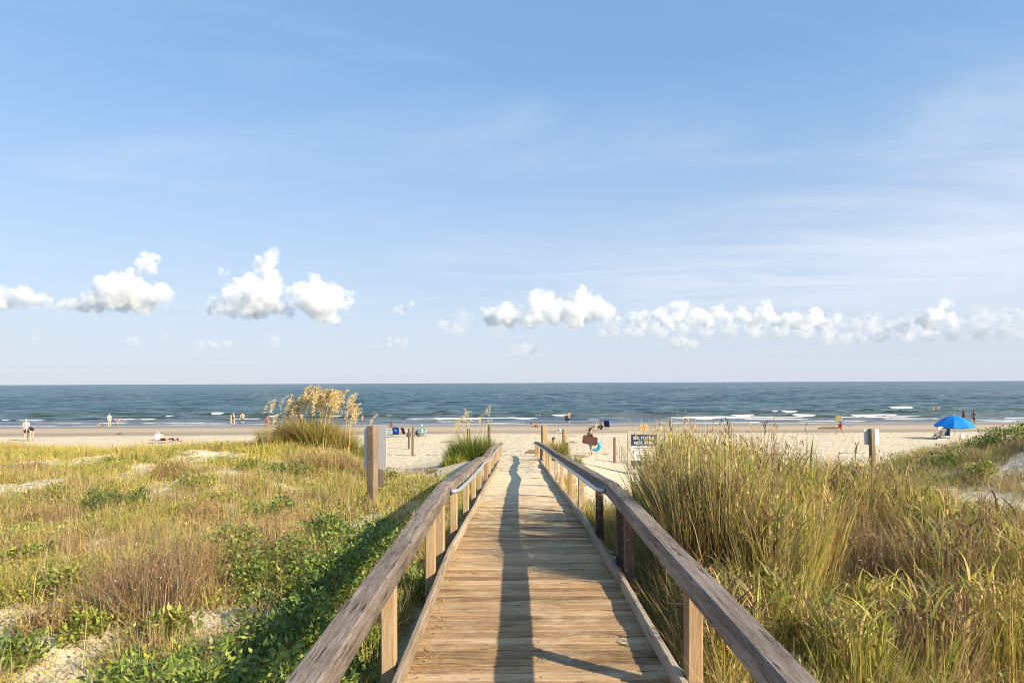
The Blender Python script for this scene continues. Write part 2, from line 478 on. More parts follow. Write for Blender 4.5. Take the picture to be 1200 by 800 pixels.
def mat_sand():
    T = NT('sand'); g = T.n('ShaderNodeTexCoord'); P = (g, 'Object')
    sp = T.n('ShaderNodeSeparateXYZ'); T.link(P, sp.inputs[0])
    big = noise(T, P, .35, 5, .6); med = noise(T, P, 3.1, 6, .62); fine = noise(T, P, 60, 4, .6)
    dry = T.ramp(T.math('ADD', T.math('MULTIPLY', big, .5), T.math('MULTIPLY', med, .5)),
                 [(.3, (.53, .435, .295)), (.5, (.64, .535, .375)), (.72, (.70, .60, .435))])
    dry = T.mix(T.math('MULTIPLY', T.math('SUBTRACT', fine, .5), .9, clamp=True), dry, (.36, .28, .18))
    # leaf litter among the dune grass
    lit = noise(T, mapping(T, P, (1, 1, 1), (5, 3, 0)), 1.4, 6, .68); lit2 = noise(T, P, 19, 5, .7)
    av = T.n('ShaderNodeAttribute', attribute_name='veg')
    lf = T.math('MULTIPLY', T.math('SUBTRACT', T.math('ADD', T.math('MULTIPLY', (av, 'Fac'), .60), T.math('MULTIPLY', T.math('ADD', lit, lit2), .42)), .78), 4.5, clamp=True)
    litc = T.ramp(lit2, [(.35, (.12, .085, .045)), (.6, (.25, .18, .09))])
    dry = T.mix(T.math('MULTIPLY', lf, .85), dry, litc)
    # wrack and footprints: little dark flecks on the beach
    fl = T.math('GREATER_THAN', noise(T, mapping(T, P, (1, 2.2, 1)), 5.0, 5, .75), .70)
    dry = T.mix(T.math('MULTIPLY', fl, .28), dry, (.2, .15, .09))
    # damp sand towards the sea
    wn = noise(T, mapping(T, P, (.035, .22, 1)), 1.0, 5, .6)
    yy = T.math('ADD', (sp, 'Y'), T.math('MULTIPLY', T.math('SUBTRACT', wn, .5), 9.0))
    fr = T.n('ShaderNodeMapRange'); fr.inputs[1].default_value = 50; fr.inputs[2].default_value = 90; T.link(yy, fr.inputs[0])
    wetc = T.ramp(fr, [(0, (.58, .485, .34)), (.22, (.56, .46, .325)), (.28, (.31, .245, .17)), (.36, (.35, .275, .195)), (.44, (.46, .37, .265)),
                       (.62, (.44, .35, .25)), (.74, (.28, .22, .16)), (1, (.17, .135, .10))])
    wf = T.n('ShaderNodeMapRange'); wf.inputs[1].default_value = .20; wf.inputs[2].default_value = .27; T.link(fr, wf.inputs[0])
    c = T.mix(wf, dry, wetc)
    ro = T.n('ShaderNodeMapRange'); ro.inputs[1].default_value = .62; ro.inputs[2].default_value = .85; ro.inputs[3].default_value = .95; ro.inputs[4].default_value = .28; T.link(fr, ro.inputs[0])
    # footprints
    vo = T.n('ShaderNodeTexVoronoi'); vo.feature = 'SMOOTH_F1'; vo.inputs['Scale'].default_value = 3.2; vo.inputs['Smoothness'].default_value = .6
    T.link(P, vo.inputs['Vector'])
    h = T.math('ADD', T.math('MULTIPLY', (vo, 'Distance'), .55), T.math('ADD', T.math('MULTIPLY', med, .9), T.math('MULTIPLY', fine, .06)))
    h = T.math('MULTIPLY', h, T.math('SUBTRACT', 1.0, T.math('MULTIPLY', wf, .93)))
    return T.done(T.bsdf(c, (ro, 0), T.bump(h, .85, .14), .2))

gx = axis_dense(-27, 27, .125, -4000, 4000, 1.16)
gy = np.concatenate([axis_dense(-3, 38, .125, -60, 39, 1.3)[:-1], np.arange(38.4, 90, .45), np.linspace(91, 140, 20), np.geomspace(150, 1500, 12)])
me, GX, GY, GZ = grid_mesh('sand', gx, gy, ground)
def veg_density(X, Y):
    """how thickly the dune is grown over (0..1)"""
    edge = interp(X, [-60, -14, -8, -5, -2.5, -1.2, 0, 1.2, 3, 6, 9, 12, 16, 40],
                     [28, 25, 22.5, 18.5, 14.5, 13, 11, 8.5, 10.5, 12, 15, 18, 20, 24]) + 2.2 * (fbm(np.asarray(X) / 4, np.asarray(Y) / 4, 21) - .5)
    m = 1 - sstep(edge + .6, edge + 2.6, Y)
    n = .62 * fbm(np.asarray(X) / 1.5, np.asarray(Y) / 1.5, 61, 4) + .38 * fbm(np.asarray(X) / .42, np.asarray(Y) / .5, 63, 3)
    v = sstep(.39, .50, n)
    for (px, py, rx, ry, s) in SANDY:
        dx = (X - px) / rx; dy = (Y - py) / ry
        v = v * (1 - s * np.exp(-(dx * dx + dy * dy) ** 2))
    on = (np.asarray(X) > -.86) & (np.asarray(X) < 1.06)
    return np.where(on, 0, v * m)
# bare sand openings: (px, py) of the middle, half width px, half height px
SANDY = []
for (px, py, rx, ry, s) in [(278, 722, 62, 34, 1), (18, 574, 60, 34, 1), (172, 553, 26, 7, 1), (246, 537, 40, 7, .95), (8, 745, 30, 20, .9), (125, 637, 30, 13, .8),
                            (330, 574, 30, 6, .9), (100, 648, 26, 10, .8), (30, 685, 22, 9, .6), (140, 770, 24, 10, .5), (300, 610, 30, 7, .6), (75, 545, 40, 7, .6),
                            (1160, 590, 84, 32, 1), (1010, 752, 46, 22, .9), (1100, 552, 40, 8, .8), (970, 700, 20, 12, .7), (455, 545, 20, 6, .6)]:
    a = ground_at(px, py); b = ground_at(px + rx, py); c = ground_at(px, py - ry); d = ground_at(px, py + ry)
    q = .72 if px < 600 and py > 600 else 1.0
    SANDY.append((a[0], a[1], max(.2, abs(b[0] - a[0]) * q), max(.2, min(1.6, abs(c[1] - d[1]) / 2) * q), s))
vv = veg_density(GX, GY).ravel().astype(np.float32)
at_ = me.attributes.new('veg', 'FLOAT', 'POINT'); at_.data.foreach_set('value', vv)
tag(link_mesh('beach_sand', me, mat_sand()), kind='structure')

# ---------------------------------------------------------------- sea
def sea_height(X, Y):
    wig = 6 * (fbm(X / 26, Y / 60, 71, 3) - .5)
    off = sstep(92, 112, Y)
    grow = 1 + sstep(140, 500, Y) * 1.2
    z = .10 * np.sin((Y + wig) / 7.2 * 2 * PI * .55) * sstep(92, 106, Y) * (1 - sstep(250, 500, Y))
    r1 = 1 - np.abs(2 * vnoise(X / 6.5 + .6 * vnoise(X / 9, Y / 9, 5), Y / 3.1, 73) - 1)
    r2 = 1 - np.abs(2 * vnoise(X / 15, Y / 7.5, 74) - 1)
    r3 = fbm(X / 2.2, Y / 1.3, 75, 2)
    z = z + off * grow * (.30 * (r1 ** 1.6 - .45) + .30 * (r2 ** 1.5 - .45) + .12 * (r3 - .5)) * (1 - .8 * sstep(900, 3000, Y))
    z = z + (1 - off) * .05 * (fbm(X / 2.6, Y / .8, 76, 3) - .5)
    foam = np.zeros_like(X)
    for (y0, amp, wid, sx, th, seed, st) in BREAK:
        yl = y0 + 3.4 * (fbm(X / 21, X * 0 + seed, 80 + seed, 3) - .5)
        n = fbm(X / sx, X * 0 + 3.1 * seed, 90 + seed, 4)
        d = Y - yl
        prof = np.where(d < 0, np.exp(-(d / (wid * .45)) ** 2), np.exp(-(d / (wid * 1.5)) ** 2))
        z = z + amp * prof * (.35 + .9 * sstep(th - .14, th + .1, n))
        front = np.where(d < 0, np.exp(-((d + wid * .15) / (wid * (.25 + .5 * sstep(th, th + .2, n)))) ** 2), np.exp(-(d / (wid * .22)) ** 2))
        foam = np.maximum(foam, st * front * sstep(th, th + .10, n) * (.55 + .75 * fbm(X / 1.6, Y / .5, 120 + seed, 3)))
    # swash at the shoreline: thin sheet that runs up the sand
    sh = 85.9 + 1.7 * (fbm(X / 9, X * 0 + 7, 99, 3) - .5) 
    foam = np.maximum(foam, .8 * np.exp(-((Y - sh - .25) / .32) ** 2))
    return z, foam
#        Y    height width  X scale  threshold seed strength
BREAK = [(88.2, .04, .40, 7, .47, 1, .8), (91.0, .06, .5, 11, .52, 2, .7), (94.5, .08, .55, 9, .54, 3, .8), (98.5, .12, .6, 13, .52, 4, .9), (101.0, .12, .6, 7, .56, 9, .8),
         (104.0, .22, .8, 9, .57, 5, 1.0), (109.5, .36, 1.1, 7, .655, 10, .95), (117.0, .45, 1.4, 6, .70, 6, .95), (128.0, .40, 1.8, 9, .72, 7, .8)]
def mat_sea():
    T = NT('sea_water'); g = T.n('ShaderNodeTexCoord'); P = (g, 'Object')
    sp = T.n('ShaderNodeSeparateXYZ'); T.link(P, sp.inputs[0])
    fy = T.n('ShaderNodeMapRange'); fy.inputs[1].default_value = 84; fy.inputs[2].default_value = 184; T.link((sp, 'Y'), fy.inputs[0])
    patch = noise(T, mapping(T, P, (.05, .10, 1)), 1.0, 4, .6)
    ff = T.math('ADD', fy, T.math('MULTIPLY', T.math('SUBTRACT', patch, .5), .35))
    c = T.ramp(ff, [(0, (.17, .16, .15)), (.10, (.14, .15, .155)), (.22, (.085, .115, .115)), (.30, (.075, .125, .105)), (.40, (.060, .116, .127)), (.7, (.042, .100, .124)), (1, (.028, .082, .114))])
    w1 = noise(T, mapping(T, P, (.32, .85, 1)), 1.0, 5, .62, .4)
    w2 = noise(T, mapping(T, P, (.055, .16, 1), (3, 1, 0)), 1.0, 4, .6, .3)
    w3 = noise(T, mapping(T, P, (.010, .030, 1), (7, 1, 0)), 1.0, 4, .6, .3)
    w4 = noise(T, mapping(T, P, (.16, .34, 1), (9, 4, 0)), 1.0, 4, .6, .3)
    h = T.math('ADD', T.math('ADD', T.math('MULTIPLY', w1, .5), T.math('MULTIPLY', w2, 1.8)), T.math('MULTIPLY', w3, 6.0))
    bp = T.bump(h, 1.0, 1.1)
    # light and shade of the chop put into the colour: darker troughs, lighter crests
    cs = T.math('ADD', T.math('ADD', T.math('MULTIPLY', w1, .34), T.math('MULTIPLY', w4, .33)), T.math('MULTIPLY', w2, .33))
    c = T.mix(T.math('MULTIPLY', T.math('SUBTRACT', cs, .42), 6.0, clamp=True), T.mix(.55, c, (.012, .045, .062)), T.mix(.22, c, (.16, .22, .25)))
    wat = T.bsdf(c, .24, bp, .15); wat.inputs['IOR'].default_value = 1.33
    a = T.n('ShaderNodeAttribute', attribute_name='foam')
    fn = noise(T, mapping(T, P, (1.1, 2.6, 1)), 2.1, 5, .7)
    fm = T.math('MULTIPLY', T.math('SUBTRACT', T.math('ADD', (a, 'Fac'), T.math('MULTIPLY', fn, .75)), .80), 4.0, clamp=True)
    lace = T.math('MULTIPLY', T.math('SUBTRACT', noise(T, mapping(T, P, (.16, 1.0, 1)), 1.0, 6, .72), .60), 6.0, clamp=True)
    near = T.n('ShaderNodeMapRange'); near.inputs[1].default_value = 108; near.inputs[2].default_value = 94; T.link((sp, 'Y'), near.inputs[0])
    fm = T.math('MAXIMUM', fm, T.math('MULTIPLY', T.math('MULTIPLY', lace, near), .5))
    foam = T.bsdf((.78, .78, .76), .9, T.bump(fn, .6, .08), .1)
    mx = T.n('ShaderNodeMixShader'); T.link(fm, mx.inputs[0]); T.link(wat, mx.inputs[1]); T.link(foam, mx.inputs[2])
    return T.done(mx)
sx = axis_dense(-125, 125, .42, -60000, 60000, 1.05)
sy = [84.0]; st = .14
while sy[-1] < 60000:
    if sy[-1] > 112: st *= 1.0105 if st < 1.3 else 1.03
    sy.append(sy[-1] + st)
foam_box = []
def seaz(X, Y):
    z, f = sea_height(X, Y); foam_box.append(f); return z
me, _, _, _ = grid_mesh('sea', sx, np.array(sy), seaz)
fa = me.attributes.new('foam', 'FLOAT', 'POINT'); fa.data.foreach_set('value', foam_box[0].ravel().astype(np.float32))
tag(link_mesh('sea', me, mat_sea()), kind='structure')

# ---------------------------------------------------------------- clouds
def mat_cloud(name, dens):
    T = NT(name); v = T.n('ShaderNodeVolumeScatter'); v.inputs['Color'].default_value = (1, 1, 1, 1)
    v.inputs['Density'].default_value = dens; v.inputs['Anisotropy'].default_value = 0.0
    T.link(v, T.out.inputs['Volume']); return T.m
MCL = mat_cloud('cloud_vapour', .012)
MCT = mat_cloud('cloud_thin', .0055)
def mat_wisps():
    T = NT('cloud_wisps'); v = T.n('ShaderNodeVolumeScatter'); v.inputs['Color'].default_value = (1, 1, 1, 1)
    g = T.n('ShaderNodeNewGeometry')
    n1 = noise(T, (g, 'Position'), 1 / 170.0, 5, .62, .6)
    d = T.math('MULTIPLY', T.math('SUBTRACT', n1, .47), .055); d = T.math('MAXIMUM', d, 0.0)
    T.link(d, v.inputs['Density']); T.link(v, T.out.inputs['Volume']); return T.m
MCW = mat_wisps()
MCV = mat_cloud('cloud_veil', .0011)
CT1 = bpy.data.textures.new('cloud_lumps', 'CLOUDS'); CT1.noise_scale = 95; CT1.noise_depth = 5
CT2 = bpy.data.textures.new('cloud_wisps', 'CLOUDS'); CT2.noise_scale = 34; CT2.noise_depth = 4
def cloud(blobs, base, label, D=5200, mat=None, group='cumulus clouds over the sea', vox=12.0, seed=0, child=None, grow=1.0):
    rnd = random.Random(seed + int(blobs[0][0]) * 7)
    k = D / F
    bm = bmesh.new()
    cx0 = sum(b[0] for b in blobs) / len(blobs)
    def sph(px, py, r, dy):
        c = Vector(((px - 605) * k, D + dy, CZ + (horizon(px) - py) * k))
        bmesh.ops.create_icosphere(bm, subdivisions=2, radius=r * k * grow, matrix=Matrix.Translation(c))
    for (px, py, r) in blobs:
        sph(px, py, r, rnd.uniform(-.35, .35) * r * k)
        for j in range(7 if r > 8 else 4):
            t = rnd.uniform(-.25, PI + .25); q = r * rnd.uniform(.62, .98)
            sph(px + q * math.cos(t) * 1.05, py - q * math.sin(t) * .92, r * rnd.uniform(.2, .44), rnd.uniform(-.8, .5) * r * k)
    me = bpy.data.meshes.new('cloud'); bm.to_mesh(me); bm.free()
    o = bpy.data.objects.new('cloud', me); COL.objects.link(o)
    rm = o.modifiers.new('r', 'REMESH'); rm.mode = 'VOXEL'; rm.voxel_size = vox * D / 5200
    for tx, s in ((CT1, 150), (CT2, 75)):
        dm = o.modifiers.new('d', 'DISPLACE'); dm.texture = tx; dm.texture_coords = 'GLOBAL'; dm.strength = s * D / 5200; dm.mid_level = .52
    dg = bpy.context.evaluated_depsgraph_get(); dg.update()
    m2 = bpy.data.meshes.new_from_object(o.evaluated_get(dg)); o.modifiers.clear(); o.data = m2; bpy.data.meshes.remove(me)
    n = len(m2.vertices); co = np.empty(n * 3, np.float32); m2.vertices.foreach_get('co', co); co = co.reshape(-1, 3)
    zb = CZ + (horizon(cx0) - base) * k
    lo = zb + 16 * k * (fbm(co[:, 0] / (16 * k), co[:, 1] / (16 * k), 5, 4) - .5) * .35
    co[:, 2] = np.where(co[:, 2] < lo, lo + (co[:, 2] - lo) * .14, co[:, 2])
    m2.vertices.foreach_set('co', co.ravel()); m2.update()
    m2.materials.clear(); m2.materials.append(mat or MCL)
    if child is not None: o.name = 'wisps'; o.parent = child; return o
    tag(o, label, 'cloud', group)
    if mat is None and blobs[0][2] > 8: cloud(blobs, base + 1.5, None, D, MCW, None, vox * 1.3, seed + 1, o, 1.28)
    return o
cloud([(4, 351, 13), (25, 349, 12), (46, 353, 9), (-16, 352, 13), (60, 355, 5)], 362, 'low white puffy cloud cut by the left edge of the sky')
cloud([(140, 344, 23), (116, 352, 15), (166, 350, 17), (186, 347, 13), (92, 359, 9), (74, 361, 6), (152, 334, 15), (128, 338, 13)], 368, 'broad white cumulus cloud, second from the left')
cloud([(172, 311, 10), (183, 305, 6), (164, 316, 6)], 322, 'small white puff floating above the broad left cloud', vox=10)
cloud([(300, 354, 21), (270, 356, 14), (318, 345, 15), (285, 346, 18), (298, 334, 13), (318, 328, 11), (309, 313, 11), (320, 302, 8), (300, 300, 5), (328, 295, 4), (250, 364, 7), (336, 362, 10)], 374, 'tallest cumulus cloud with a leaning tower on top')
cloud([(261, 320, 6), (266, 318, 4)], 327, 'tiny white puff left of the tall leaning cloud', vox=8)
cloud([(372, 349, 22), (356, 344, 13), (394, 350, 13), (374, 328, 6), (379, 363, 16), (411, 344, 6), (404, 355, 8)], 377, 'round white cumulus cloud with a knob on top, right of the tall one')
cloud([(580, 371, 12), (600, 369, 14), (632, 355, 13), (624, 371, 13), (650, 366, 14), (680, 353, 12), (684, 340, 7), (674, 368, 16), (700, 363, 11), (713, 366, 10)], 384, 'wide bumpy white cloud above the middle of the sea', D=6200)
cloud([(724, 374, 6), (738, 373, 8), (750, 376, 8), (786, 376, 9), (808, 376, 9), (832, 377, 9), (853, 376, 9), (880, 374, 10), (914, 378, 9), (937, 379, 9), (963, 380, 8), (756, 369, 8), (776, 370, 10), (796, 363, 10), (800, 359, 6), (820, 371, 10), (840, 367, 9), (866, 369, 10), (895, 361, 9), (901, 370, 11), (925, 373, 8), (950, 373, 11), (956, 366, 8), (976, 379, 7)], 387, 'long low bank of cumulus cloud right of the middle', D=7000)
cloud([(1095, 371, 12), (1106, 358, 7), (1086, 379, 8), (1114, 374, 8)], 387, 'pale upright cumulus cloud over the blue umbrella', D=7000)
cloud([(540 + 44 * i, 378 + 4 * math.sin(i * 1.7), 15 + 3 * math.sin(i * 2.3)) for i in range(17)], 402, 'pale hazy veil of cloud along the horizon, centre to right', D=8200, mat=MCV, vox=16)
cloud([(720, 388, 8), (745, 386, 9), (772, 387, 9), (800, 388, 9), (828, 389, 9), (856, 388, 9), (884, 389, 10), (912, 390, 10), (940, 391, 10), (968, 392, 9)], 397, 'soft grey layer of cloud hanging beneath the long low bank', D=7400, mat=MCT, vox=10)
cloud([(1000, 394, 8), (1030, 393, 10), (1060, 392, 10), (1090, 393, 10), (1120, 391, 10), (1150, 389, 10), (1180, 390, 10), (1210, 389, 10)], 400, 'soft grey layer of cloud low above the umbrella at the right edge', D=7400, mat=MCT, vox=10)
cloud([(990, 384, 6), (1005, 381, 8), (1022, 380, 9), (1040, 382, 8), (1058, 383, 8), (1074, 385, 7)], 390, 'soft grey cloud bank between the long bank and the upright cloud', D=7200, mat=MCT, vox=9)
cloud([(1125, 378, 6), (1142, 374, 7), (1160, 372, 6), (1178, 370, 7), (1198, 368, 9), (1214, 370, 9)], 380, 'soft pale cloud bank at the right edge of the sky', D=7200, mat=MCT, vox=9)
for i, (bl, base, lab) in enumerate([
        ([(482, 358, 6), (470, 364, 5), (491, 356, 4)], 367, 'small pale cloud puff right of the round cloud'),
        ([(523, 384, 7), (512, 388, 4), (535, 385, 4)], 390, 'small grey cloud left of the wide middle cloud'),
        ([(146, 402, 5), (158, 401, 6), (170, 403, 4)], 405, 'flat little cloud low under the broad left cloud'),
        ([(190, 395, 4), (202, 393, 5), (216, 395, 4)], 398, 'thin flat cloud strip right of the flat little cloud'),
        ([(38, 398, 5), (33, 401, 3)], 402, 'tiny cloud dot low in the left sky'),
        ([(455, 402, 5), (470, 400, 6), (440, 404, 3)], 406, 'flat faint cloud low above the horizon, left of the middle'),
        ([(318, 400, 5), (308, 404, 3)], 405, 'tiny faint cloud beneath the tall leaning cloud'),
        ([(722, 391, 6), (735, 389, 7), (706, 393, 4)], 395, 'flat grey cloud strip below the gap in the middle bank'),
        ([(792, 404, 6), (801, 403, 7), (812, 404, 6)], 408, 'flat faint cloud low under the long bank'),
        ([(975, 398, 7), (992, 396, 8), (1010, 398, 6)], 402, 'flat faint cloud low under the right end of the long bank'),
        ([(600, 410, 5), (614, 409, 6), (630, 411, 5)], 414, 'flat faint cloud low under the wide middle cloud'),
        ([(250, 402, 5), (236, 404, 4), (264, 404, 4)], 406, 'flat faint cloud low between the broad and the tall left clouds')]):
    cloud([(a, b, r * 1.18) for a, b, r in bl], base + .6, lab, D=7000, mat=MCT if i in (1, 2, 3, 4, 5, 6, 7, 8, 9, 10, 11) else MCL, vox=9, seed=i)
# ---------------------------------------------------------------- boardwalk
M_DECK = mat_wood('deck_boards', [(.15, .088, .045), (.36, .228, .118), (.52, .352, .198), (.64, .475, .295)], 'X', 16, .56, .8, along=1.5, dust=(.64, .53, .36))
M_RAIL = mat_wood('weathered_rail', [(.085, .062, .050), (.195, .155, .128), (.31, .255, .212), (.50, .43, .355)], 'Y', 17, .44, 1.0, along=1.2)
M_POST = mat_wood('pine_post', [(.22, .135, .07), (.34, .225, .125), (.44, .315, .19), (.54, .42, .28)], 'Z', 16, .66, .5)
M_POSTL = mat_wood('lichen_post', [(.08, .05, .035), (.14, .09, .062), (.20, .14, .10), (.28, .21, .155)], 'Z', 16, .6, .6, lichen=(.42, .38, .28))
M_KICK = mat_wood('toe_board', [(.20, .15, .10), (.31, .24, .17), (.41, .33, .24), (.50, .42, .32)], 'Y', 16, .5, .7)
M_STEEL = mat_plain('galvanised_pipe', (.52, .52, .51), .42, .08, 30, .5, Metallic=.55)
M_SIGNP = mat_wood('sign_post_wood', [(.13, .09, .06), (.23, .165, .115), (.31, .235, .17), (.40, .32, .24)], 'Z', 16, .6, .5)
M_DARKW = mat_wood('old_stake', [(.10, .075, .055), (.18, .135, .10), (.27, .21, .16), (.38, .31, .24)], 'Z', 16, .5, .8)
M_GREYW = mat_wood('grey_stake', [(.22, .18, .14), (.36, .30, .24), (.48, .42, .34), (.6, .53, .44)], 'Z', 16, .6, .6)

walk = empty('boardwalk', (0, 0, 0), 0, 'long wooden boardwalk with grey railings that ramps down through the dunes to the beach', 'boardwalk')
rr = random.Random(5)
XL, XR = -.615, .845          # clear deck
mb = MB()
y = -3.0
while y < 29:
    w = .096 + rr.uniform(-.003, .003)
    th = math.atan(SLOPE) if y > KNEE else 0.0
    rot = Matrix.Rotation(-th, 3, 'X') @ Matrix.Rotation(rr.uniform(-.012, .012), 3, 'Y') @ Matrix.Rotation(rr.uniform(-.003, .003), 3, 'Z') @ Matrix.Rotation(rr.uniform(-.012, .012), 3, 'X')
    mb.r = rr.random()
    ex = rr.uniform(-.02, .02)
    mb.box(((XL + XR) / 2 + ex, y + w / 2, float(deck_z(y + w / 2)) - .019 + rr.uniform(-.0025, .0025)), (XR - XL + .09, w, .038), rot)
    y += (w + rr.uniform(.006, .013)) * math.cos(th)
mb.build('deck', M_DECK, walk)
nl = MB()
y = -2.93
while y < 20:
    for x in (XL + .07, .12, XR - .07):
        nl.ball((x + rr.uniform(-.012, .012), y + .03, float(deck_z(y + .03)) + .0005), (.006, .006, .002), 6, 3)
        nl.ball((x + rr.uniform(-.012, .012), y + .10, float(deck_z(y + .10)) + .0005), (.005, .005, .002), 6, 3)
    y += .2205
nl.build('deck_nails', mat_plain('rusty_nail', (.10, .065, .045), .7), walk)['kind'] = 'stuff'
for x in (XL + .02, .11, XR - .02):
    m = MB(); m.r = rr.random()
    m.sweep([(-.02, -.24), (.02, -.24), (.02, -.042), (-.02, -.042)], [(x, -3, 3.6), (x, KNEE, 3.6), (x, 29, float(deck_z(29)))])
    m.build('stringer', M_DARKW, walk)

def rrect(x0, x1, z0, z1, b):
    return [(x0 + b, z0), (x1 - b, z0), (x1, z0 + b), (x1, z1 - b), (x1 - b, z1), (x0 + b, z1), (x0, z1 - b), (x0, z0 + b)]
def subdiv(path, step):
    out = [path[0]]
    for a, b in zip(path, path[1:]):
        n = max(1, int(math.dist(a, b) / step))
        for i in range(1, n + 1): out.append(tuple(a[k] + (b[k] - a[k]) * i / n for k in range(3)))
    return out
def rail_z(Y): return CZ - .95 - SLOPE * max(0.0, Y - KNEE)
for side in (-1, 1):
    # centre line of the inner top edge, slightly warped on the ramp as old rails are
    xi = -.632 if side < 0 else .845
    wob = {-1: [(-3, 0, 0), (KNEE, 0, 0), (8.5, .01, -.01), (12.4, -.015, .0), (14.5, .03, -.03), (17.2, .015, .03), (22, -.02, .01), (29, .05, 0)],
           1: [(-3, 0, 0), (KNEE, 0, 0), (9.9, 0, .004), (13, .01, 0), (15.6, .035, -.028), (18.4, .0, .025), (22, .02, .01), (26.5, -.02, .03), (29, -.09, .02)]}[side]
    def line(Y, dx=0.0, dz=0.0):
        ys = [q[0] for q in wob]
        return (xi + float(np.interp(Y, ys, [q[1] for q in wob])) + dx, Y, rail_z(Y) + float(np.interp(Y, ys, [q[2] for q in wob])) + dz)
    secs = [(-3.0, KNEE), (KNEE, 13.0 if side < 0 else 12.4), (13.0 if side < 0 else 12.4, 18.4), (18.4, 24.0), (24.0, 29.0)]
    for a, b in secs:
        path = [line(a + (b - a) * i / 16 + (.002 if i == 0 else -.002 if i == 16 else 0), 0, .0025 * math.sin(i * 1.7 + a)) for i in range(17)]
        m = MB(); m.r = rr.random()
        cap = rrect(0, .118, -.044, 0, .009)
        fas = rrect(.004, .052, -.122, -.0445, .007)
        if side < 0:
            cap = [(-p, q) for p, q in cap][::-1]; fas = [(-p, q) for p, q in fas][::-1]
        m.sweep(cap, path); m.r = rr.random(); m.sweep(fas, path)
        m.build('rail_beam', M_RAIL, walk)
    # posts
    ys = [-2.6, -.6, 1.7, 3.73, 5.52, 6.24, 7.56, 9.36, 11.15, 12.9, 14.95, 17.2, 19.6, 21.8, 24.0, 26.3, 28.6] if side < 0 else \
         [-2.7, -.7, 1.35, 3.5, 5.5, 5.95, 7.45, 9.55, 11.65, 13.9, 16.1, 18.5, 20.7, 22.8, 24.9, 27.0, 28.7]
    pc = -.690 if side < 0 else .893
    for Y in ys:
        x = pc + line(Y)[0] - xi + rr.uniform(-.004, .004)
        top = line(Y)[2] - .046
        bot = float(deck_z(Y)) - (.75 if Y < 14 else .5)
        m = MB(); m.r = rr.random()
        m.box((x + side * .012, Y, (top + bot) / 2), (.080, .089, top - bot), Matrix.Rotation(rr.uniform(-.05, .05), 3, 'Z'))
        dark = side > 0 and 5 < Y < 8
        p = m.build('post', M_POSTL if dark else M_POST, walk)
        if dark: p['label'] = 'dark brown post blotched with pale lichen'
    # toe boards
    kx = (XL - .018, XL + .024) if side < 0 else (XR - .048, XR - .004)
    cuts = [-3.0, 2.1, KNEE - .05, 11.3, 16.1, 21.0, 25.2] if side < 0 else [-3.0, 1.2, 5.25, 7.6, 12.5, 17.4, 22.0, 25.2]
    for i, (a, b) in enumerate(zip(cuts, cuts[1:])):
        m = MB(); m.r = rr.random()
        bow = {1: [0, .018, .024, .01, -.012][i % 5], -1: .008 * (-1) ** i}[side]
        pts = []
        for t in np.linspace(0, 1, 13):
            Y = a + .004 + (b - a - .008) * t
            bx = bow * math.sin(PI * t)
            if side > 0 and i == 2: bx = -.035 * math.sin(PI * t)
            pts.append((bx, Y, float(deck_z(Y)) + .006 * math.sin(2.2 * Y + i)))
        m.sweep(rrect(kx[0], kx[1], .004, .096, .009), pts)
        m.build('toe_board', M_KICK, walk)
    # galvanised handrail along the ramp
    s = -side
    fx = .004 * side
    hp = [line(KNEE + .12, fx - s * -.004, -.075), line(KNEE + .14, s * .035, -.075), line(KNEE + .22, s * .062, -.076)]
    for Y in np.linspace(KNEE + .4, 28.5, 34): hp.append(line(float(Y), s * .068, -.078 + .004 * math.sin(Y)))
    hp += [line(28.62, s * .05, -.08), line(28.66, 0, -.08)]
    m = MB(); m.tube(hp, .021, 10)
    hr_ = m.build('handrail', M_STEEL, walk, True)
    for Y in np.arange(8.0, 28, 2.2):
        m = MB(); a = line(float(Y), side * .006, -.105); b = line(float(Y), s * .05, -.112); c = line(float(Y), s * .067, -.094)
        m.tube([a, b, c], .007, 6); m.box(line(float(Y), side * .0, -.1), (.008, .05, .045))
        m.build('bracket', M_STEEL, hr_)

# ---------------------------------------------------------------- stakes and posts standing in the sand
def stake(px, top, base, w, label, mat, Y=None, lean=0.0, rnd_=False, cat='post', wrap=False):
    if Y is None: x, Y, z = ground_at(px, base)
    else: x = (px - 605) / F * Y; z = gz(x, Y)
    h = max(.3, at(px, top, Y)[2] - z)
    wd = w / F * Y
    o = empty('wooden_post', (x, Y, z), 0, label, cat)
    m = MB(); m.r = rr.random()
    if rnd_:
        m.tube([(0, 0, -.4), (0, 0, h * .5), (lean * h, 0, h - .02), (lean * h, 0, h)], [wd / 2, wd / 2 * .97, wd / 2 * .92, wd / 2 * .8], 12)
    else:
        m.box((lean * h / 2, 0, h / 2 - .2), (wd, wd, h + .4), Matrix.Rotation(lean, 3, 'Y') @ Matrix.Rotation(rr.uniform(.2, .5), 3, 'Z'))
    m.build('shaft', mat, o)
    if wrap:
        m = MB()
        for i in range(9): 
            a = i * .7; m.tube([(wd * .8 * math.cos(a), wd * .8 * math.sin(a), .02), (wd * .75 * math.cos(a + .5), wd * .75 * math.sin(a + .5), h * rr.uniform(.35, .55))], .025, 6)
        m.build('rope_wrap', M_DARKW, o)
    return o
stake(400, 503, 526, 4.2, 'short pale grey post behind the sea oats clump on the left', M_GREYW, None, 0, True)
stake(479, 502, 526, 2.6, 'thin dark stake, left one of the pair in front of the beach chairs', M_DARKW, None, 0, True)
stake(483.5, 500, 534, 3.4, 'dark weathered stake, right one of the pair in front of the beach chairs', M_DARKW, None, .02, True)
stake(549, 502, 530, 3.6, 'dark post standing in the green shrub left of the ramp end, left one', M_DARKW, 29.5, 0, True)
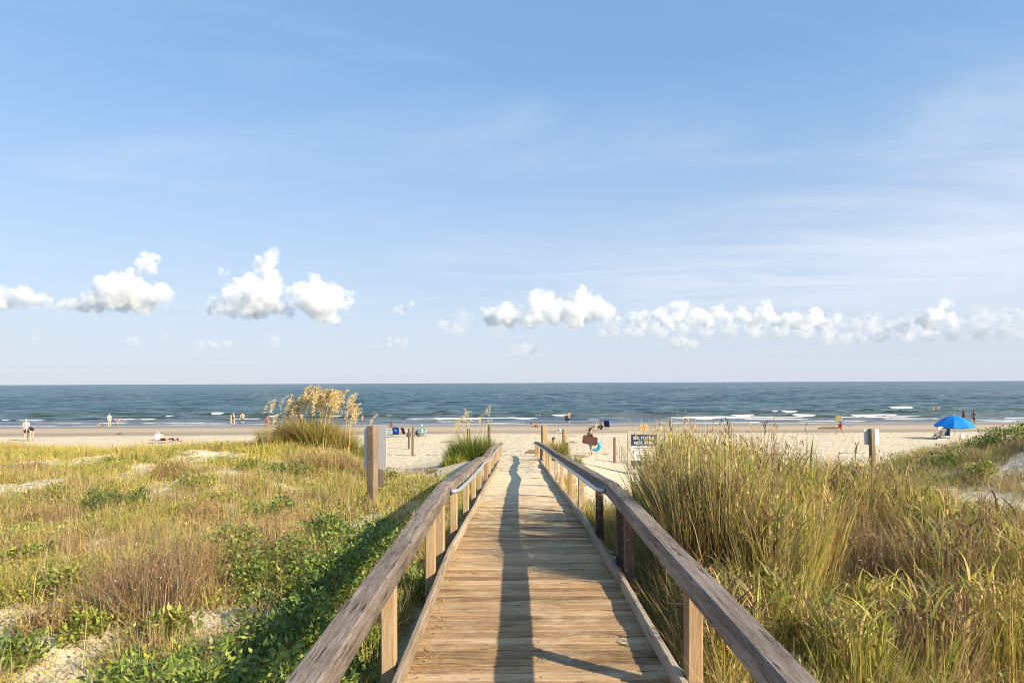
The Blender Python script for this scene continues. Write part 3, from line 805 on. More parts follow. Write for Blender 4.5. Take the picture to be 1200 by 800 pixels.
stake(573, 497, 528, 3.8, 'dark post at the right edge of the green shrub left of the ramp end', M_DARKW, 29.5, 0, True)
stake(637.5, 498, 530, 6.4, 'tall square wooden post beside the end of the right railing', M_POST, 29.6, 0, False)
stake(661, 503, 530, 5.2, 'round wooden post with a dark wrapped foot behind the right railing', M_POST, 30.2, 0, True, wrap=True)

# ---------------------------------------------------------------- signs
M_PLATE = mat_plain('sign_back', (.62, .63, .63), .5, .03, 6)
M_PLATED = mat_plain('sign_back_brown', (.30, .25, .20), .6, .06, 9)
M_NAVY = mat_plain('navy_panel', (.018, .040, .105), .45, .05, 4)
M_WHITE = mat_plain('white_panel', (.72, .73, .72), .5, .02, 4)
M_INK = mat_plain('print_ink', (.16, .2, .26), .6, .02, 4)
M_FRAME = mat_wood('sign_frame', [(.28, .22, .17), (.40, .33, .27), (.50, .43, .36), (.58, .5, .42)], 'Z', 14, .6, .4)
M_TAN = mat_wood('small_board', [(.40, .24, .10), (.5, .33, .15), (.58, .41, .2), (.64, .47, .26)], 'X', 14, .7, .3)

# left: big post seen from behind with two plates on its far face
x, Y, z = ground_at(436, 601)
o = empty('sign_post', (x, Y, z), R(-24), 'square tan wooden post with a white sign plate seen from behind, left of the boardwalk', 'sign')
h = at(436, 498, Y)[2] - z; k = Y / F
m = MB(); m.r = .3; m.box((0, 0, h / 2 - .25), (.137, .137, h + .5)); m.build('post', M_SIGNP, o)
def plate(x0, x1, zt, zb, mat, nm, yoff=.077):
    m = MB(); a = .015
    m.plate([(x0 + a, zb), (x1 - a, zb), (x1, zb + a), (x1, zt - a), (x1 - a, zt), (x0 + a, zt), (x0, zt - a), (x0, zb + a)], (0, yoff, 0), (1, 0, 0), (0, 0, 1), .006)
    return m.build(nm, mat, o)
plate(-.212, .212, h - .01, h - .70, M_PLATE, 'sign_plate')
pl = plate(-.165, .165, h - .72, h - .99, M_PLATED, 'lower_plate'); pl['label'] = 'smaller brown plate below the white one'
for zz in (h - .12, h - .58):
    m = MB(); m.tube([(0, -.071, zz), (0, -.066, zz)], .012, 8); m.build('bolt', M_STEEL, o)
# right: thinner post
x, Y, z = ground_at(1023, 570)
o = empty('sign_post', (x, Y, z), R(10), 'thin wooden post with a small white plate on the grassy dune right of the boardwalk', 'sign')
h = at(1022, 502, Y)[2] - z
m = MB(); m.r = .6; m.box((-.01, 0, h / 2 - .25), (.088, .088, h + .5), Matrix.Rotation(-.03, 3, 'Y')); m.build('post', M_SIGNP, o)
plate(-.165, .165, h - .015, h - .31, M_PLATE, 'sign_plate', .052)
for zz in (h - .08, h - .24):
    m = MB(); m.tube([(0, -.048, zz), (0, -.042, zz)], .008, 8); m.build('bolt', M_STEEL, o)

# information board on the beach
def lettering(txt, size, loc, mat, parent, name, ext=.003, align='CENTER'):
    cu = bpy.data.curves.new('t', 'FONT'); cu.body = txt; cu.size = size; cu.align_x = align; cu.align_y = 'CENTER'; cu.extrude = ext; cu.offset = size * .006
    to = bpy.data.objects.new('t', cu); COL.objects.link(to)
    dg = bpy.context.evaluated_depsgraph_get(); dg.update()
    me = bpy.data.meshes.new_from_object(to.evaluated_get(dg)); bpy.data.objects.remove(to)
    me.transform(Matrix.Rotation(R(90), 4, 'X'))
    ob = link_mesh(name, me, mat, parent); ob.location = loc; return ob
Yb = 25.5; xb = (754 - 605) / F * Yb; zb = gz(xb, Yb)
o = empty('notice_board', (xb, Yb, zb), R(-3), 'framed navy and white SEA TURTLE notice board on the sand behind the tall grass', 'sign')
W = 38 / F * Yb; top = at(754, 505, Yb)[2] - zb; bw = .13
for sx in (-1, 1):
    m = MB(); m.r = rr.random(); m.box((sx * (W / 2 - bw / 2), 0, (top - .4) / 2), (bw, .09, top + .4)); m.build('frame_post', M_FRAME, o)
for zc in (top - .065, .28):
    m = MB(); m.r = rr.random(); m.box((0, .002, zc), (W - 2 * bw - .004, .08, bw)); m.build('frame_rail', M_FRAME, o)
ix = W / 2 - bw - .004; pz0 = .35; pz1 = top - .135
m = MB(); m.plate([(-ix, pz0), (ix, pz0), (ix, pz1), (-ix, pz1)], (0, -.0, 0), (1, 0, 0), (0, 0, 1), .03); pn = m.build('panel', M_NAVY, o)
hz_ = pz1 - .42
m = MB(); m.plate([(-ix + .01, pz0 + .20), (ix - .01, pz0 + .20), (ix - .01, hz_), (-ix + .01, hz_)], (0, -.0175, 0), (1, 0, 0), (0, 0, 1), .003); m.build('text_sheet', M_WHITE, pn)
lettering('SEA TURTLE', .145, (0, -.019, pz1 - .12), M_WHITE, pn, 'lettering')
lettering('NEST AREA', .145, (0, -.019, pz1 - .30), M_WHITE, pn, 'lettering')
m = MB()
zt = hz_ - .07
m.box((-.02, -.0205, zt), (ix * 1.5, .003, .03))
for i in range(4):
    zt -= .085
    m.box((-ix + .09, -.0205, zt), (.03, .003, .03)); m.box((.04 - .03 * (i % 2), -.0205, zt), (ix * (1.35 - .2 * (i % 2)), .003, .022))
m.build('printed_lines', M_INK, pn)
m = MB(); m.r = .4; m.box((0, .0, top + .13), (.30, .03, .25)); m.build('top_board', M_TAN, o)

# slat fence
M_SLAT = mat_wood('fence_slats', [(.20, .16, .12), (.33, .27, .2), (.44, .37, .28), (.54, .46, .36)], 'Z', 20, .6, .4)
Yf = 32.5; x0 = (720 - 605) / F * Yf; x1 = (806 - 605) / F * Yf
o = empty('slat_fence', (x0, Yf, gz(x0, Yf)), 0, 'low grey slat fence on the sand behind the notice board', 'fence')
m = MB()
x = x0 + .12
while x < x1:
    z = gz(x, Yf + .3 * (x - x0)) - gz(x0, Yf); hh = rr.uniform(.78, .95); m.r = rr.random()
    m.box((x - x0, .30 * (x - x0), z + hh / 2 - .05), (.038, .012, hh + .1), Matrix.Rotation(rr.uniform(-.06, .06), 3, 'Y'))
    x += rr.uniform(.085, .115)
m.build('slats', M_SLAT, o)
for zz in (.2, .62):
    m = MB(); m.tube([(q, .30 * q - .012, gz(x0 + q, Yf + .3 * q) - gz(x0, Yf) + zz) for q in np.linspace(0, x1 - x0, 12)], .006, 5); m.build('wire', M_STEEL, o)
for q, hh in ((0, 1.22), (x1 - x0, 1.1)):
    m = MB(); m.r = rr.random(); z = gz(x0 + q, Yf + .3 * q) - gz(x0, Yf)
    m.tube([(q, .3 * q, z - .4), (q, .3 * q, z + hh)], [.075, .065], 10); m.build('post', M_DARKW, o)
# ---------------------------------------------------------------- vegetation
M_GRASS = mat_leaf('grass_blades', .32, .6, .2)
M_LEAF = mat_leaf('shrub_leaves', .30, .45, .35)
M_STALK = mat_leaf('dry_stalks', .08, .8, .1)
M_PLUME = mat_leaf('seed_heads', .45, .8, .1)

def cat_quads(lst):
    return np.concatenate([a for a, _ in lst]), np.concatenate([b if b.ndim == 3 else np.repeat(b[:, None, :], 4, 1) for _, b in lst])

# patches of different grass, in ground coordinates
def tone(X, Y):
    a = fbm(X / 2.3, Y / 2.3, 131, 3); b = fbm(X / 1.1, Y / 1.1, 137, 3); return a, b

def tufts(cx, cy, hgt, nper, rad, palette, width, lean=(.0, .7), curve=(-.3, 1.3), tipdry=.28, wind=0.06, segs=2):
    """blades of grass round tuft centres"""
    n = len(cx)
    k = np.repeat(np.arange(n), nper); N = len(k)
    az = RNG.uniform(0, 2 * PI, N); r = np.abs(RNG.normal(0, 1, N)) * rad[k]
    X = cx[k] + r * np.cos(az); Y = cy[k] + r * np.sin(az)
    P = np.stack([X, Y, ground(X, Y) - .015], 1)
    on = (X > -.80) & (X < 1.0) & (Y < 17)
    keep = ~on
    H = hgt[k] * RNG.uniform(.45, 1.12, N)
    le = RNG.uniform(*lean, N); cu = RNG.uniform(*curve, N)
    # a little wind from the sea-right
    az2 = az + RNG.normal(0, .5, N); wx = np.cos(az2) - wind; wy = np.sin(az2) + wind * .3
    az2 = np.arctan2(wy, wx)
    col = palette[k] * RNG.uniform(.8, 1.2, (N, 1))
    tip = col * (1 - tipdry) + (PAL['straw'] * RNG.uniform(.8, 1.15, (N, 1))) * tipdry
    W = width[k] * RNG.uniform(.7, 1.3, N)
    s = keep
    return strip_blades(P[s], H[s], W[s], az2[s], le[s], cu[s], RNG.uniform(0, PI, N)[s], col[s], tip[s], segs)

def sample_dune(n, xlo, xhi, ylo, yhi, power=1.0):
    """random points, denser near the camera, within (a bit more than) the view"""
    u = RNG.uniform(0, 1, n)
    if abs(power - 1) < 1e-3: Y = ylo * (yhi / ylo) ** u
    else: Y = (ylo ** (1 - power) + u * (yhi ** (1 - power) - ylo ** (1 - power))) ** (1 / (1 - power))
    X = xlo(Y) + RNG.uniform(0, 1, n) * (xhi(Y) - xlo(Y))
    return X, Y

Q = []
# left dune
X, Y = sample_dune(33000, lambda y: -.88 * y - 3, lambda y: np.full_like(y, -.80), 2.4, 26, .7)
v = veg_density(X, Y); a, b = tone(X, Y); c = fbm(X / .45, Y / .45, 141, 3)
keep = RNG.uniform(0, 1, len(X)) < v * (.12 + .95 * sstep(.38, .58, c) + .35 * sstep(10, 16, Y)) + .02 * (Y < 22)
X, Y, a, b, v, c = X[keep], Y[keep], a[keep], b[keep], v[keep], c[keep]
n = len(X)
sel = a + RNG.normal(0, .035, n)
base = np.where((sel < .46)[:, None], pal(['yellow', 'straw', 'olive', 'lime', 'gold'], [4, 2, 2.2, 3, 1], n),
       np.where((b + RNG.normal(0, .03, n) < .47)[:, None], pal(['olive', 'lime', 'yellow', 'green', 'straw'], [2.4, 3, 3, .8, 1.6], n),
                pal(['brown', 'straw', 'dry', 'gold', 'red', 'umber', 'pale'], [2.2, 2.2, 2.2, 2.2, 1.2, .8, 1.2], n)))
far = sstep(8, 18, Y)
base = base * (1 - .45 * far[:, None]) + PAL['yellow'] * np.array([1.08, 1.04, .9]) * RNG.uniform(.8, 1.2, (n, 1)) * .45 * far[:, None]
hg = (.07 + .20 * b + .14 * c) * RNG.uniform(.5, 1.5, n) * (.55 + .45 * v)
k = Y < 11
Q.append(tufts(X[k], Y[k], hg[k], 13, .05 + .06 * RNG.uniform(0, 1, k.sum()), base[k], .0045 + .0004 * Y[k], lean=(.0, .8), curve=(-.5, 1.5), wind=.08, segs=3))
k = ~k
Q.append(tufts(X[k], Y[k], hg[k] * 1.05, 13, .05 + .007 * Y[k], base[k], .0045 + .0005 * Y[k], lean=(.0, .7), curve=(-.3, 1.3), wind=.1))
# upright thin stems, reddish and straw
X, Y = sample_dune(7000, lambda y: -.80 * y - 1.5, lambda y: np.full_like(y, -.80), 2.4, 16, .7)
v = veg_density(X, Y); k = RNG.uniform(0, 1, len(X)) < v * .9 + .05; X, Y = X[k], Y[k]; n = len(X)
Q.append(tufts(X, Y, RNG.uniform(.18, .48, n), 4, np.full(n, .06), pal(['red', 'gold', 'brown', 'dry', 'pale'], [1.6, 2, 2, 1.6, 1], n), .003 + .0004 * Y, lean=(.0, .35), curve=(-.2, .4), wind=.05, tipdry=.3))
# right dune, inside the tall thicket and beyond it
X, Y = sample_dune(17000, lambda y: np.full_like(y, 1.02), lambda y: .84 * y + 3, 2.4, 22, .8)
v = veg_density(X, Y); a, b = tone(X, Y)
keep = RNG.uniform(0, 1, len(X)) < v * .97 + .02
X, Y, a, b, v = X[keep], Y[keep], a[keep], b[keep], v[keep]; n = len(X)
base = np.where((a + RNG.normal(0, .07, n) < .50)[:, None], pal(['olive', 'lime', 'yellow', 'green', 'straw'], [3, 3, 2.4, 1, 1.5], n),
                pal(['brown', 'dry', 'straw', 'olive', 'gold', 'pale'], [2.2, 2.4, 2, 2, 1.2, .8], n))
hill = np.exp(-((X - 12.5) / 4.5) ** 2 - ((Y - 14.5) / 5) ** 2)
hb = hill > RNG.uniform(.15, .7, n)
base = np.where(hb[:, None], pal(['brown', 'dry', 'olive', 'straw', 'umber'], [2.4, 2.2, 2.4, 1.4, 1.2], n), base)
hg = (.22 + .30 * a) * RNG.uniform(.6, 1.5, n) * (.5 + .5 * v) * (1 - .55 * hill)
Q.append(tufts(X, Y, hg, 15, .05 + .06 * RNG.uniform(0, 1, n) + .003 * Y, base, .0045 + .00042 * Y, lean=(.05, .6), curve=(.2, 1.3)))
# fallen dry stems lying about under the right thicket and over the left dune
def litter(n, xlo, xhi, y0, y1):
    X, Y = sample_dune(n, xlo, xhi, y0, y1, .8); v = veg_density(X, Y); k = RNG.uniform(0, 1, n) < v * .85 + .06; X, Y = X[k], Y[k]; m = len(X)
    k2 = ~((X > -.8) & (X < 1.0)); X, Y = X[k2], Y[k2]; m = len(X)
    P = np.stack([X, Y, ground(X, Y) + RNG.uniform(0, .10, m)], 1)
    return strip_blades(P, RNG.uniform(.2, .55, m), .0035 + .0004 * Y, RNG.uniform(0, 2 * PI, m), RNG.uniform(.9, 1.5, m), RNG.uniform(-.3, .5, m), RNG.uniform(0, PI, m),
                        pal(['dry', 'brown', 'pale', 'straw', 'grey'], [3, 2, 1.5, 2, 1], m))
Q.append(litter(26000, lambda y: np.full_like(y, 1.0), lambda y: .78 * y + 1.5, 2.4, 14))
Q.append(litter(22000, lambda y: -.80 * y - 1.5, lambda y: np.full_like(y, -.80), 2.4, 16))
# wisps along the toe boards and beside the ramp
m = 260
Xw = np.where(RNG.uniform(0, 1, m) < .6, RNG.uniform(-.98, -.80, m), RNG.uniform(1.0, 1.2, m)); Yw = RNG.uniform(3, 16, m)
Q.append(tufts(Xw, Yw, RNG.uniform(.2, .42, m), 12, np.full(m, .05), pal(['yellow', 'straw', 'gold', 'olive', 'lime'], [3, 3, 2, 2, 2], m), .0045 + .0004 * Yw, lean=(.05, .6)))
V, C = cat_quads(Q)
print('grass quads', len(V))
tag(link_mesh('dune_grass', quads_mesh('dune_grass', V, C), M_GRASS), kind='stuff')

def cover(n, xlo, xhi, y0, y1, thr, names, wts, seed, hmax=.16):
    X, Y = sample_dune(n, xlo, xhi, y0, y1, .7); v = veg_density(X, Y); c = fbm(X / .9, Y / .9, seed, 4)
    k = (RNG.uniform(0, 1, len(X)) < .9 * v + .05) & (c > thr) & ~((X > -.82) & (X < 1.02)); X, Y = X[k], Y[k]; m = len(X)
    cc = pal(names, wts, m); per = 11
    i = np.repeat(np.arange(m), per); N = len(i); az = RNG.uniform(0, 2 * PI, N); r = np.abs(RNG.normal(0, .05, N)) * (1 + .04 * Y[i])
    xx, yy = X[i] + r * np.cos(az), Y[i] + r * np.sin(az)
    P = np.stack([xx, yy, ground(xx, yy) + hmax * RNG.uniform(0, 1, N) ** 1.3], 1)
    sc_ = 1 + .06 * np.maximum(0, Y[i] - 5)
    return leaf_quads(P, RNG.uniform(.022, .05, N) * sc_, RNG.uniform(.010, .02, N) * sc_, az + RNG.normal(0, .7, N), RNG.normal(.5, .5, N), cc[i] * RNG.uniform(.75, 1.25, (N, 1)))
CV = [cover(34000, lambda y: -.80 * y - 1.5, lambda y: np.full_like(y, -.80), 2.4, 22, .45, ['lime', 'green', 'yellow', 'olive'], [3, 2, 2, 2], 151),
      cover(12000, lambda y: -.80 * y - 1.5, lambda y: np.full_like(y, -.80), 2.4, 12, .47, ['yellow', 'gold', 'red', 'lime'], [3, 1.4, .8, 2], 157),
      cover(7000, lambda y: np.full_like(y, 1.02), lambda y: .78 * y + 1.5, 2.4, 18, .50, ['olive', 'green', 'yellow', 'pale', 'dry'], [3, 2, 2, .8, 1], 163, .28)]
tag(link_mesh('ground_cover', quads_mesh('ground_cover', *cat_quads(CV)), M_LEAF), kind='stuff')

# dry bits of grass and leaves blown on to the boards
m = 900
Yb_ = 3 + 16 * RNG.uniform(0, 1, m) ** 1.3; left = RNG.uniform(0, 1, m) < .8
Xb_ = np.where(left, XL + np.abs(RNG.normal(0, .11, m)) + .02, RNG.uniform(XL + .05, XR - .06, m)); Xb_ = np.minimum(Xb_, XR - .07)
P = np.stack([Xb_, Yb_, deck_z(Yb_) + .004], 1)
q = strip_blades(P, RNG.uniform(.02, .09, m), RNG.uniform(.003, .007, m), RNG.uniform(0, 2 * PI, m), RNG.uniform(1.35, 1.55, m), RNG.uniform(-.1, .1, m), RNG.uniform(0, PI, m),
                 pal(['straw', 'gold', 'brown', 'pale'], [3, 2, 2, 1], m))
tag(link_mesh('grass_litter', quads_mesh('grass_litter', *cat_quads([q])), M_STALK), kind='stuff')

# ---- single plants
def shrub(px, base, wpx, hpx, label, names, wts, dens=1.0, leaf=(.05, .022), Y=None, group=None, name='shrub', upright=.5, cat='shrub', flat=.6, stems=True):
    if Y is None: x, Y, z = ground_at(px, base)
    else: x = (px - 605) / F * Y; z = gz(x, Y)
    rx = wpx / F * Y / 2; h = hpx / F * Y; ry = min(rx * .9, max(.35, rx * .75))
    o = empty(name, (x, Y, z), 0, label, cat, group)
    nb = max(5, int(9 * min(3, rx / .4)))
    bx = RNG.normal(0, .42, nb) * rx; by = RNG.normal(0, .42, nb) * ry
    bh = h * RNG.uniform(.45, 1.0, nb) * (1 - .45 * np.clip((bx / rx) ** 2 + (by / ry) ** 2, 0, 1))
    br = np.full(nb, max(.10, min(rx, h) * .42)) * RNG.uniform(.7, 1.3, nb)
    gzs = ground(x + bx, Y + by) - z
    n = int(dens * np.clip(4200 * rx * ry * max(h, .3) * 3.2 * (6 / max(Y, 4)) ** 1.1, 500, 14000))
    k = RNG.integers(0, nb, n)
    d = RNG.normal(0, 1, (n, 3)); d /= np.linalg.norm(d, axis=1)[:, None]
    rad = br[k] * RNG.uniform(.35, 1.0, n) ** .5
    Pp = np.stack([bx[k], by[k], gzs[k] + bh[k] * .62], 1) + d * rad[:, None] * np.array([1, 1, flat + .3])
    Pp[:, 2] = np.maximum(Pp[:, 2], ground(x + Pp[:, 0], Y + Pp[:, 1]) - z + .01)
    col = pal(names, wts, n)
    sc_ = 1 + .045 * max(0, Y - 6)
    L = leaf[0] * sc_ * RNG.uniform(.6, 1.35, n); W_ = leaf[1] * sc_ * RNG.uniform(.7, 1.3, n)
    az = np.arctan2(d[:, 1], d[:, 0]) + RNG.normal(0, .9, n); el = np.clip(RNG.normal(upright, .45, n), -.6, 1.45)
    q = leaf_quads(Pp, L, W_, az, el, col)
    link_mesh('foliage', quads_mesh('foliage', *cat_quads([q])), M_LEAF, o)
    if stems:
        ns = nb * 4; k = RNG.integers(0, nb, ns)
        P0 = np.stack([bx[k] * .6 + RNG.normal(0, .03, ns), by[k] * .6 + RNG.normal(0, .03, ns), np.zeros(ns)], 1)
        P0[:, 2] = ground(x + P0[:, 0], Y + P0[:, 1]) - z - .02
        q = strip_blades(P0, bh[k] * RNG.uniform(.7, 1.15, ns) + .05, np.full(ns, .006 * sc_), np.arctan2(by[k], bx[k]) + RNG.normal(0, .6, ns), RNG.uniform(.05, .45, ns), RNG.uniform(.1, .6, ns), RNG.uniform(0, PI, ns),
                         pal(['brown', 'grey', 'green'], [2, 1, 1], ns))
        link_mesh('stems', quads_mesh('stems', *cat_quads([q])), M_STALK, o)
    return o
GREEN = (['green', 'deep', 'lime'], [4, 2.2, 1.6]); BRIGHT = (['green', 'lime', 'deep'], [3.2, 3.4, .8]); YELL = (['lime', 'yellow', 'green', 'olive'], [3, 1.5, 2, 2])
for (px, by, w, hh, lab, (nm, wt), dn) in [
        (118, 606, 66, 38, 'dark green leafy shrub in the middle of the left dune, left part', GREEN, 1.1),
        (156, 600, 54, 42, 'dark green leafy shrub in the middle of the left dune, right part', GREEN, 1.1),
        (262, 644, 56, 42, 'small dark green shrub beside a bare patch of sand on the left dune', GREEN, 1.0),
        (36, 670, 62, 46, 'yellowish green bush near the left edge of the dune', YELL, 1.2),
        (90, 694, 54, 46, 'pale green bush below the dark shrub on the left dune', YELL, 1.2),
        (20, 785, 60, 48, 'bright green bush in the bottom left corner', BRIGHT, .9),
        (205, 752, 54, 40, 'small green plant left of the large bare sand patch', YELL, 1.2),
        (100, 745, 52, 42, 'small green plant low on the left dune', YELL, 1.1),
        (170, 805, 66, 44, 'small green plant at the bottom edge left of the bright bush', YELL, 1.1),
        (325, 606, 52, 32, 'small olive green shrub in the middle distance of the left dune', GREEN, .8),
        (345, 562, 62, 26, 'low dark shrub below the sea oats on the left dune', GREEN, .8),
        (300, 554, 50, 18, 'low green shrub left of the brown bush in the distance', YELL, 1.1),
        (205, 610, 48, 26, 'little green plant right of the dark shrub pair', YELL, 1.1),
        (60, 590, 60, 26, 'low yellow green shrub near the left edge, above the reddish bush', YELL, 1.1),
        (230, 575, 60, 22, 'low yellow green shrub in the distance behind the dark shrub pair', YELL, 1.0),
        (420, 600, 50, 24, 'low olive shrub just in front of the white sign post', YELL, 1.0),
        (140, 545, 60, 14, 'low pale shrub far off on the left dune crest', YELL, 1.0),
        (450, 565, 50, 16, 'low olive shrub between the white sign post and the ramp railing', YELL, 1.0),
        (295, 690, 54, 46, 'olive green bush above the large bare sand patch', YELL, 1.1),
        (490, 705, 34, 46, 'green leafy plant between the left railing and the boards', BRIGHT, 1.0),
        (430, 778, 40, 40, 'green leafy plant under the near left railing', BRIGHT, .9),
        (1150, 560, 60, 22, 'low yellow green plant on the sandy slope of the right dune', YELL, 1.2)]:
    shrub(px, by, w, hh, lab, nm, wt, dn, leaf=(.055, .024))
for (x, Y, rx, h, lab, (nm, wt), dn) in [
        (-1.36, 3.35, .46, .52, 'bright green bush at the bottom edge left of the near railing', BRIGHT, 1.0),
        (-1.28, 4.15, .42, .50, 'green bush against the near left railing, in its shade', GREEN, 1.0),
        (-1.95, 3.75, .36, .34, 'lower green bush on the outer side of the bushes by the near railing', BRIGHT, .9),
        (-1.40, 5.00, .42, .50, 'green bush below the bare sand, against the left railing', GREEN, 1.0),
        (-1.55, 5.80, .50, .55, 'large bright green bush in the middle of the row by the left railing', BRIGHT, 1.1),
        (-2.15, 6.20, .48, .50, 'large bright green bush on the outer side of the row by the left railing', BRIGHT, 1.1),
        (-1.50, 6.75, .50, .54, 'bright green bush near the bend of the left railing', BRIGHT, 1.1),
        (-2.05, 7.35, .46, .46, 'green bush between the bend of the left railing and the white sign', GREEN, 1.0),
        (-1.45, 7.90, .42, .42, 'green bush just beyond the bend of the left railing', GREEN, 1.0),
        (-2.75, 6.9, .40, .34, 'small bright bush below the white sign post', YELL, .9)]:
    shrub(605 + x / Y * F, 0, 2.1 * rx * F / Y, 1.25 * h * F / Y, lab, nm, wt, dn * 1.5, leaf=(.048, .021), Y=Y)
# right mound
for (px, Y, w, hh, lab, (nm, wt), dn) in [
        (1108, 13.6, 50, 20, 'dark green shrub on the left shoulder of the right dune mound', GREEN, 1.1),
        (1150, 14.2, 56, 26, 'dark green shrub on the slope of the right dune mound', GREEN, 1.1),
        (1195, 14.6, 50, 28, 'olive shrub on the right dune mound at the edge of the view', YELL, 1.0),
        (1166, 14.9, 40, 34, 'pale yellow green bush on top of the right dune mound', YELL, 1.0),
        (1220, 14.0, 60, 30, 'dark green shrub just past the right edge of the dune mound', GREEN, 1.0),
        (1072, 13.4, 44, 14, 'small brownish shrub behind the right sign post', (['olive', 'brown', 'dry', 'green'], [2, 2, 2, 1]), 1.0)]:
    x = (px - 605) / F * Y
    shrub(px, 0, w, hh, lab, nm, wt, dn, leaf=(.05, .022), Y=Y)

def bushgrass(x, Y, n, h, rad, names, wts, width, lean, curve, segs=3, tipdry=.3):
    az = RNG.uniform(0, 2 * PI, n); r = rad * np.sqrt(RNG.uniform(0, 1, n))
    X = x + r * np.cos(az); Yy = Y + r * np.sin(az)
    z0 = gz(x, Y)
    P = np.stack([X - x, Yy - Y, ground(X, Yy) - z0 - .02], 1)
    col = pal(names, wts, n); tip = col * (1 - tipdry) + PAL['straw'] * tipdry
    a2 = az + RNG.normal(0, .7, n); a2 = np.arctan2(np.sin(a2) + .03, np.cos(a2) - .0)
    return strip_blades(P, h * RNG.uniform(.5, 1.1, n), width * RNG.uniform(.7, 1.3, n), a2, RNG.uniform(lean[0], lean[1], n) * (.4 + .6 * r / rad), RNG.uniform(*curve, n), RNG.uniform(0, PI, n), col, tip, segs)

# brown wiry bushes
for (px, by, w, hh, lab) in [(165, 715, 116, 92, 'big brown wiry dry bush on the near left dune'), (232, 690, 90, 72, 'brown dry bush right of the biggest dry bush, beside bare sand'),
                             (240, 610, 60, 28, 'small brown dry bush beyond the bare sand on the left dune'), (385, 556, 76, 32, 'brown dry bush in the distance left of the white sign post'),
                             (75, 660, 50, 40, 'thin reddish dry bush near the left edge'), (430, 560, 44, 22, 'small brown scrub tuft left of the foot of the white sign post'), (205, 560, 50, 18, 'low brown scrub tuft in the distance, left of the pale sand opening'),
                             (55, 618, 60, 30, 'brown scrub tuft near the left edge above the yellow green shrub'), (300, 640, 56, 36, 'brown scrub tuft right of the small dark shrub by the bare sand'), (125, 660, 50, 30, 'brown scrub tuft just above the biggest dry bush'),
                             (345, 625, 54, 34, 'reddish brown scrub tuft left of the bright bushes by the railing'), (60, 740, 60, 44, 'brown scrub tuft low at the left, above the bottom left sand'), (250, 778, 60, 44, 'straw brown scrub tuft just below the large bare sand patch'), (30, 555, 40, 14, 'low dark scrub tuft at the far left of the dune crest'), (325, 660, 70, 50, 'dry straw coloured bush left of the large bright green bush'),
                             (965, 672, 110, 96, 'brown tangled dry bush in the middle of the right thicket'), (1055, 712, 120, 96, 'brown tangled dry bush low in the right thicket'),
                             (1140, 752, 130, 100, 'dark brown dry bush near the bottom right corner')]:
    x, Y, z = ground_at(px, by)
    o = empty('dry_bush', (x, Y, z), 0, lab, 'bush')
    rad = w / F * Y / 2; h = hh / F * Y
    n = int(np.clip(2600 * rad * rad / .25, 500, 3200) * min(1, 9 / Y))
    dk = lab.startswith('big') or 'tangled' in lab or 'dark' in lab
    nm, wt = (['brown', 'dry', 'red', 'grey', 'umber'], [3, 1.6, 1.4, 1.2, 3]) if dk else (['brown', 'dry', 'red', 'gold', 'olive'], [2.5, 2, 1.2, 1.6, 1.2])
    nb_ = 9; qq = []
    for b_ in range(nb_):
        dx, dy = RNG.normal(0, .45, 2) * rad
        q = bushgrass(x + dx, Y + dy, int(n * 1.5) // nb_, h * RNG.uniform(.6, 1.15), rad * .5, nm, wt, .0032 + .0004 * Y, (.0, 1.05), (-1.4, 1.2), 3, .12)
        q[0][..., 0] += dx; q[0][..., 1] += dy; q[0][..., 2] += gz(x + dx, Y + dy) - z
        qq.append(q)
    q1 = cat_quads(qq)
    k = RNG.integers(0, len(q1[0]), min(2600, n * 2)); Pk = q1[0][k, 2] ; nk = len(k)
    q1 = cat_quads([q1, leaf_quads(Pk, RNG.uniform(.012, .032, nk) * (1 + .06 * Y), RNG.uniform(.005, .012, nk) * (1 + .06 * Y), RNG.uniform(0, 2 * PI, nk), RNG.normal(.2, .7, nk), pal(['brown', 'umber', 'red', 'dry'], [2, 2, 1, 2], nk))])
    link_mesh('twigs', quads_mesh('twigs', *cat_quads([q1])), M_STALK, o)

# tall grass clumps of the thicket right of the boardwalk
def plume(bs, top, dirx, L, w, n, names=('plume', 'straw', 'pale'), wts=(4, 1.2, 2), droop=.9):
    """one seed head: flat spikelets hanging along a nodding tip"""
    t = RNG.uniform(0, 1, n)
    ax = np.array([math.cos(dirx), math.sin(dirx), 0])
    nod = t ** 2 * .45
    P = np.array(top)[None] + ax[None] * (nod * L)[:, None] + np.array([0, 0, 1.0])[None] * (L * (t - .35 * t ** 3))[:, None]
    wd = .035 * (1 - .75 * t)
    P = P + RNG.normal(0, 1, (n, 3)) * wd[:, None]
    el = RNG.normal(-.25, .5, n)
    return leaf_quads(P, (1.1 - .5 * t) * RNG.uniform(.6, 1.2, n) * w, RNG.uniform(.32, .5, n) * w, dirx + RNG.normal(0, .9, n), el, pal(list(names), list(wts), n))

